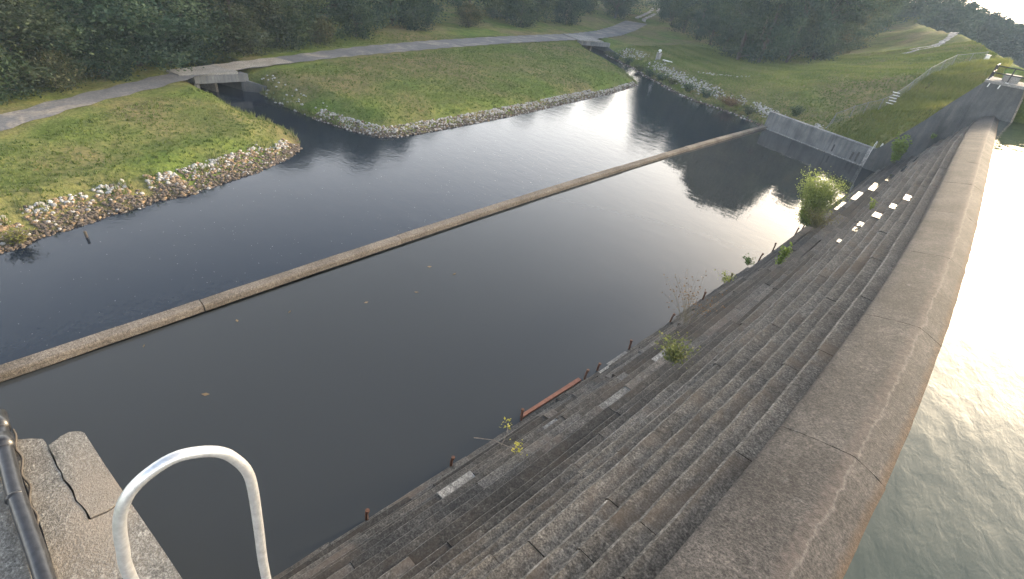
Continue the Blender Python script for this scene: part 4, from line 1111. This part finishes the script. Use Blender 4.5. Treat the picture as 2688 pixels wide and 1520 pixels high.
# ------------------------------------------------------------------ plants growing on the spillway
def plant(name, label, x, y, h, w, nst, per, leaf, m, stem_m, cat='plant', spread=0.6, leaf_from=0.2, z=None, seed=0, r0=0.012):
    if z is None: z, _ = tread_at(x, y)
    rng = np.random.default_rng(seed + 100)
    root = empty(name, (x, y, z)); tag(root, label, cat)
    mb = MB(); C = []
    for k in range(nst):
        a_ = rng.uniform(0, 6.283); s_ = w * spread * math.sqrt(rng.random()); hh = h * rng.uniform(0.6, 1.0)
        p0 = (rng.normal(0, w * 0.08), rng.normal(0, w * 0.08), -0.02)
        p1_ = (p0[0] + s_ * 0.4 * math.cos(a_), p0[1] + s_ * 0.4 * math.sin(a_), hh * 0.5)
        p2 = (p0[0] + s_ * math.cos(a_), p0[1] + s_ * math.sin(a_), hh)
        mb.tube([p0, p1_, p2], r0, 4, 0, True, r0 * 0.3)
        if per:
            f = rng.uniform(leaf_from, 1, per)[:, None]
            q = np.where(f < 0.5, np.array(p0) + (np.array(p1_) - p0) * f * 2, np.array(p1_) + (np.array(p2) - p1_) * (f - 0.5) * 2)
            C.append(q + rng.normal(0, 0.055 * w + 0.02, (per, 3)))
    add('stems', mesh('stems', mb.v, mb.f, stem_m), root)
    if per:
        C = np.concatenate(C)
        add('leaves', quads_mesh('leaves', leaf_quads(C, leaf, rng), m, None, 4, np.clip(rng.normal(0.5, 0.22, len(C)) + 0.25 * (C[:, 2] / h - 0.5), 0, 1)), root)
    return root
plant('willow_shrub', 'large yellow-green willow shrub growing low on the spillway steps', -5.35, 34.6, 3.3, 2.3, 150, 110, 0.05, M['leaf_willow'], M['green_stem'], 'shrub', 0.55, 0.12, 1.3, 1)
plant('olive_bush', 'dull olive thin bush at the foot of the willow shrub', -4.5, 32.6, 1.2, 1.4, 40, 24, 0.05, M['leaf_dull'], M['stem'], 'shrub', 0.8, 0.2, 2.0, 2)
plant('leafy_weed', 'tall leafy green weed near the far end of the spillway steps', -4.6, 56.5, 2.6, 1.4, 22, 40, 0.11, M['leaf_bright'], M['green_stem'], 'plant', 0.6, 0.15, 2.0, 3)
plant('sapling', 'small bright green sapling standing upright on the steps', -4.0, 24.2, 1.3, 0.45, 7, 40, 0.075, M['leaf_bright'], M['green_stem'], 'plant', 0.6, 0.1, 2.55, 4)
plant('dry_weeds', 'tall sparse dry weeds with thin bare stems by the pool edge', -4.9, 16.9, 2.0, 1.7, 26, 12, 0.035, M['leaf_dry'], M['stem'], 'plant', 0.75, 0.5, 1.9, 5, 0.007)
plant('grass_tuft', 'loose green grass tuft in the middle of the steps', -3.55, 12.6, 0.85, 0.9, 90, 6, 0.05, M['tall_blade'], M['green_stem'], 'plant', 0.8, 0.2, 3.2, 6, 0.006)
plant('edge_weed', 'low green weed beside a rusty post at the pool edge', -6.0, 27.6, 0.5, 0.5, 16, 18, 0.05, M['leaf_bright'], M['green_stem'], 'plant', 0.8, 0.1, 0.3, 7, 0.006)
plant('edge_grass', 'low yellowish weeds along the pool edge behind the dry weeds', -6.0, 24.6, 0.5, 0.9, 24, 12, 0.04, M['leaf_willow'], M['stem'], 'plant', 0.8, 0.1, 0.3, 8, 0.006)
plant('small_weed', 'tiny green weed beside the bright glints', -2.3, 31.0, 0.6, 0.35, 8, 14, 0.05, M['leaf_bright'], M['green_stem'], 'plant', 0.7, 0.2, 4.45, 9, 0.006)
plant('yellow_tuft', 'small yellow tuft high on the far steps', -3.0, 58.6, 0.5, 0.4, 8, 16, 0.06, M['leaf_bright'], M['green_stem'], 'plant', 0.8, 0.2, 4.4, 10, 0.006)
br = empty('fallen_branch', (-5.4, 7.0, 1.5)); tag(br, 'bare fallen branch with a few green leaves lying on the lower steps', 'branch')
mb = MB(); mb.tube([(-0.75, -0.35, 0.2), (-0.3, -0.05, 0.3), (0.25, 0.05, 0.45), (0.5, 0.1, 0.6)], 0.016, 5, 0, True, 0.008); mb.tube([(0.0, 0.0, 0.33), (-0.1, 0.3, 0.5), (-0.35, 0.6, 0.42)], 0.012, 5, 0, True, 0.005); mb.obj('stem', M['wood'], br)
rng = np.random.default_rng(77)
C = np.concatenate([np.array([0.5, 0.1, 0.62]) + rng.normal(0, 0.1, (40, 3)), np.array([-0.35, 0.6, 0.45]) + rng.normal(0, 0.09, (30, 3))])
add('leaves', quads_mesh('leaves', leaf_quads(C, 0.045, rng), M['leaf_willow'], None, 4, rng.random(70)), br)
plant('brown_brush', 'reddish-brown dry brush on the far right bank above the water', -25.6, 70.1, 0.9, 2.4, 90, 16, 0.09, M['leaf_dry'], M['rust'], 'shrub', 0.9, 0.1, 0.5, 11)
plant('green_bush', 'leafy green bush behind the left end of the streaked far wall', -16.6, 66.6, 1.1, 1.1, 40, 26, 0.09, M['leaf2'], M['green_stem'], 'shrub', 0.8, 0.1, 1.9, 12)
plant('bank_tuft', 'brown grass tuft at the waterline on the left picture edge', -27.6, -0.9, 0.7, 0.8, 120, 4, 0.05, M['tall_blade'], M['stem'], 'plant', 0.8, 0.2, 0.1, 13)
wx = [(-57, 86.6), (-54.5, 84.9), (-50.5, 82.8), (-46, 79.6), (-42.5, 77.0), (-39.8, 75.9), (-37.0, 74.6), (-33.0, 72.0), (-29.6, 70.8), (-22.6, 68.7)]
for i, (x, y) in enumerate(wx):
    tag(plant('bank_shrub', 'low grey-green brush on the far right bank, %s from the left' % ORD[i], x, y, 0.9 + 0.4 * math.sin(i * 2.1) ** 2, 1.5, 40, 22, 0.09, M['leaf2'] if i % 3 else M['leaf_olive'], M['stem'], 'shrub', 0.9, 0.05, max(0.1, z1(x, y)), 20 + i), group='brush on the far right bank')

# ------------------------------------------------------------------ water films cut to the shape of sky glints off wet treads
def glint(fr0, fr1, z, ya, yb, label):
    n = 7; V = []
    for q in range(n):
        y = ya + (yb - ya) * q / (n - 1)
        V.append((xF(fr0, y) + 0.03 + 0.02 * math.sin(q * 2.1), y, z))
    for q in range(n - 1, -1, -1):
        y = ya + (yb - ya) * q / (n - 1)
        V.append((xF(fr1, y) - 0.05 + 0.03 * math.sin(q * 1.7), y, z))
    c_ = V[0]
    o = add('glint', mesh('glint', [(v[0] - c_[0], v[1] - c_[1], 0) for v in V], [tuple(range(len(V)))[::-1]], M['film']), None, c_)
    tag(o, label, 'glint', 'sky glints on the wet spillway treads')
def tread_glints():
    # (course, y start, y end)
    top = [(7, 27.3, 27.8), (6, 28.2, 28.9), (6, 29.2, 30.0), (5, 29.9, 30.8), (4, 30.6, 31.5), (3, 31.0, 32.1)]
    for i, (c, ya, yb) in enumerate(top):
        glint(FXN[c], FXN[c - 1], ZN[c] + 0.035, ya, yb, 'white shining puddle on the mid steps, %s from the bottom of its row' % ORD[i])
    low = [(FXN[c], FXN[c - 1], ZN[c]) for c in (12, 11, 10, 9)] + [(FXN[8], FXN[7], ZN[8]), (FXN[7], FXN[6], ZN[7])]
    for i, (ff, fb, z) in enumerate(low):
        yc = 42.0 + (z - 1.1) / 0.232
        glint(ff, fb, z + 0.06, yc - 1.3, yc + 1.3, 'long shining puddle on the lower far steps, %s from the bottom' % ORD[i])
tread_glints()

# ------------------------------------------------------------------ rusty posts and board along the toe
posts = [(3.6, 0.28), (6.4, 0.30), (9.4, 0.34), (12.8, 0.34), (13.6, 0.22), (15.8, 0.3), (19.1, 0.34), (22.3, 0.3), (25.4, 0.32), (29.4, 0.36), (31.7, 0.34), (35.8, 0.32), (37.2, 0.4), (38.2, 0.3)]
for i, (y, h) in enumerate(posts):
    x = xT(y) + 0.22
    lx = 0.05 * math.sin(i * 2.3)
    mb = MB(); mb.tube([(0, 0, -0.5), (lx * 0.4, 0, h * 0.6), (lx, 0.03, h)], 0.045, 7); mb.tube([(lx, 0.03, h - 0.02), (lx * 1.1, 0.035, h + 0.05)], 0.06, 7)
    o = mb.obj('rusty_post', M['rust'], None, (0, 0, 0)); o.location = (x, y, 0.1)
    tag(o, 'short rusty post at the pool edge, %s from the near end' % ORD[i], 'post', 'rusty posts along the pool edge')
mb = MB(); mb.hexa([(xT(9.5) + 0.06, 9.5), (xT(12.6) + 0.06, 12.6), (xT(12.6) + 0.22, 12.6), (xT(9.5) + 0.18, 9.5)], -0.05, 0.07)
tag(mb.obj('board', M['orange_board'], None, (xT(11), 11.0, 0)), 'orange-brown board along the pool edge between two rusty posts', 'board')
mb = MB(); mb.tube([(0, 0, -0.5), (0.02, 0.02, 0.32)], 0.06, 7); o = mb.obj('stake', M['dark_wood'], None); o.location = (-27.0, 1.35, 0.0)
tag(o, 'dark stake standing in the water off the left stone bank', 'stake')

# ------------------------------------------------------------------ chain-link fence
fp = [(-12.6, 62.95), (-12.3, 65.0), (-11.3, 66.9), (-10.4, 67.9), (-9.4, 69.0), (-8.8, 72.0), (-8.4, 75.5), (-7.9, 79.5), (-7.4, 84.0), (-6.9, 88.0), (-5.6, 90.5), (-4.4, 92.3)]
FO = (-9, 75, 5)
fe = empty('chain_link_fence', FO); tag(fe, 'grey chain-link fence climbing the embankment grass', 'fence')
fz = [z1(x, y) for x, y in fp]
HF = 1.25
for (x, y), z in zip(fp, fz):
    mb = MB(); mb.tube([(x, y, z - 0.4), (x, y, z + HF + 0.05)], 0.032, 7); mb.obj('post', M['fence_metal'], fe, FO)
for k in range(len(fp) - 1):
    (xa, ya), (xb, yb) = fp[k], fp[k + 1]; za, zb = fz[k], fz[k + 1]
    sag = 0.05
    mb = MB(); mb.tube([(xa, ya, za + HF), ((xa + xb) / 2, (ya + yb) / 2, (za + zb) / 2 + HF - sag), (xb, yb, zb + HF)], 0.024, 6); mb.obj('top_rail', M['fence_metal'], fe, FO)
    mb = MB(); L_ = math.hypot(xb - xa, yb - ya); n = max(8, int(L_ / 0.3))
    def pt(t, h):
        return (xa + (xb - xa) * t, ya + (yb - ya) * t, za + (zb - za) * t + h)
    for q in range(-4, n):
        for sgn in (0, 1):
            t0, t1 = q / n, (q + 4) / n
            h0, h1 = (0.02, HF - 0.03) if sgn == 0 else (HF - 0.03, 0.02)
            if t0 < 0: h0 = h0 + (h1 - h0) * (-t0) / (t1 - t0); t0 = 0
            if t1 > 1: h1 = h0 + (h1 - h0) * (1 - t0) / (t1 - t0); t1 = 1
            mb.tube([pt(t0, h0), pt(t1, h1)], 0.006, 3, 0, False)
    mb.obj('wire_mesh', M['fence_metal'], fe, FO)
st = empty('stile_steps', (-8.9, 70.6, z1(-8.9, 70.6))); tag(st, 'white wooden step boards standing beside the fence', 'stile')
for q in range(5):
    mb = MB(); mb.box((-0.35 + 0.12 * (q % 2), -0.05 + 0.2 * q, 0.3 + 0.27 * q), (0.35 + 0.12 * (q % 2), 0.09 + 0.2 * q, 0.36 + 0.27 * q)); mb.obj('tread', M['white'], st)
for sx_ in (-0.25, 0.3):
    mb = MB(); mb.tube([(sx_, 0, -0.2), (sx_, 0.9, 1.45)], 0.035, 6); mb.obj('stringer', M['wood'], st)
    mb = MB(); mb.tube([(sx_, 0.9, -0.5), (sx_, 0.9, 1.45)], 0.035, 6); mb.obj('leg', M['wood'], st)
x, y = -4.2, 92.6; z = z1(x, y)
o = empty('marker_box', (x, y, z)); tag(o, 'small white box at the upper end of the fence', 'box')
mb = MB(); mb.box((-0.25, -0.2, 0.25), (0.25, 0.2, 0.8)); mb.obj('cabinet', M['white'], o)
mb = MB(); mb.box((-0.3, -0.25, 0.802), (0.3, 0.25, 0.85)); mb.obj('lid', M['galv'], o)
for a_ in (-0.18, 0.18):
    mb = MB(); mb.box((a_ - 0.05, -0.05, -0.2), (a_ + 0.05, 0.05, 0.248)); mb.obj('leg', M['wood'], o)
x, y = -1.0, 70.0; z = z1(x, y)
mb = MB(); mb.tube([(0, 0, -0.3), (0, 0, 0.9)], 0.06, 8); mb.tube([(0, 0, 0.9), (0, 0, 1.05)], 0.1, 8); o = mb.obj('marker_post', M['white'], None); o.location = (x, y, z)
tag(o, 'white capped marker post behind the far abutment deck', 'post')
# gauge shelter on the right bank
x, y = -46.3, 85.4; z = z1(x, y)
o = empty('gauge_shelter', (x, y, z)); tag(o, 'small grey gauge shelter with a white dome on the far right bank', 'shelter')
mb = MB(); mb.hexa([(0.45 * math.cos(t * math.pi / 4), 0.45 * math.sin(t * math.pi / 4)) for t in range(8)], -0.2, 1.0); mb.obj('drum', M['wall'], o)
mb = MB(); mb.hexa([(0.52 * math.cos(t * math.pi / 4), 0.52 * math.sin(t * math.pi / 4)) for t in range(8)], 1.002, 1.08); mb.obj('lid', M['deck'], o)
mb = MB()
for q in range(4):
    r0, r1_ = 0.3 * math.cos(q * math.pi / 8), 0.3 * math.cos((q + 1) * math.pi / 8); z0, z1_ = 1.3 + 0.3 * math.sin(q * math.pi / 8), 1.3 + 0.3 * math.sin((q + 1) * math.pi / 8)
    mb.poly([(r0 * math.cos(t * math.pi / 5), r0 * math.sin(t * math.pi / 5), z0) for t in range(10)] + [(max(r1_, 0.001) * math.cos(t * math.pi / 5), max(r1_, 0.001) * math.sin(t * math.pi / 5), z1_) for t in range(10)], [(t, (t + 1) % 10, 10 + (t + 1) % 10, 10 + t) for t in range(10)])
mb.tube([(0, 0, 1.08), (0, 0, 1.32)], 0.12, 8); mb.obj('dome', M['white'], o, smooth=True)
mb = MB(); mb.tube([(-44.9, 84.6, z1(-44.9, 84.6) + 0.12), (-42.8, 84.0, z1(-42.8, 84) + 0.12)], 0.09, 8)
tag(mb.obj('loose_pipe', M['white'], None, (-43.8, 84.3, z1(-43.8, 84.3))), 'pale pipe lying in the grass beside the gauge shelter', 'pipe')
for i, (x, y) in enumerate(((-43.6, 110.0), (-42.0, 110.2))):
    mb = MB(); mb.tube([(0, 0, -0.3), (0, 0, 0.75)], 0.07, 6); mb.tube([(0, 0, 0.75), (0, 0, 0.95)], 0.075, 6); o = mb.obj('marker_post', M['white'], None); o.location = (x, y, z1(x, y))
    tag(o, 'short white marker post below the hillside wood, ' + ('left' if i == 0 else 'right') + ' of a pair', 'post', 'marker posts below the wood')
# floating flecks on the tailwater and leaves on the still pool
n = 500
X = RNG.uniform(-30, -19.3, n); Y = RNG.uniform(-3, 32, n); k = inside(X, Y, WATER) & (X < xW(Y) - 0.8); X, Y = X[k], Y[k]
s_ = RNG.uniform(0.006, 0.018, len(X)); a_ = RNG.uniform(0, 6.28, len(X))
Vq = np.stack([np.stack([X + s_ * np.cos(a_ + j * 1.571) * (1.6 if j % 2 else 0.8), Y + s_ * np.sin(a_ + j * 1.571) * (1.6 if j % 2 else 0.8), np.full(len(X), 0.006)], -1) for j in range(4)], 1)
tag(add('foam_flecks', quads_mesh('foam_flecks', Vq, M['deck'], None, 4)), 'tiny pale flecks floating on the tailwater', 'foam', kind='stuff')
fl = [(-17.2, 4.2), (-16.6, 6.0), (-15.4, 8.8), (-14.8, 11.0), (-16.2, 12.8), (-15.0, 13.4), (-17.6, 1.2), (-14.0, 2.0)]
Vq = []
for (x, y) in fl:
    a_ = random.uniform(0, 6.28); s_ = random.uniform(0.05, 0.1)
    Vq.append([(x + s_ * math.cos(a_ + j * 1.571) * (1.5 if j % 2 else 0.7), y + s_ * math.sin(a_ + j * 1.571) * (1.5 if j % 2 else 0.7), 0.006 + 0.01 * j) for j in range(4)])
tag(add('floating_leaves', quads_mesh('floating_leaves', Vq, M['leaf_dry'], None, 4, np.full(len(fl), 0.9))), 'a few fallen leaves floating on the still pool', 'leaves', kind='stuff')

# ------------------------------------------------------------------ evening haze
hz, nt, p = newmat('haze_air')
nt.nodes.remove(p)
pv = nt.nodes.new('ShaderNodeVolumePrincipled')
pv.inputs['Color'].default_value = (0.66, 0.83, 1.0, 1)
pv.inputs['Density'].default_value = 0.0005
pv.inputs['Anisotropy'].default_value = 0.0
L(nt, pv.outputs[0], nt.nodes['Material Output'].inputs['Volume'])
mb = MB(); mb.box((-2600, -2600, -6), (2600, 2600, 45))
tag(mb.obj('haze', hz), kind='stuff')
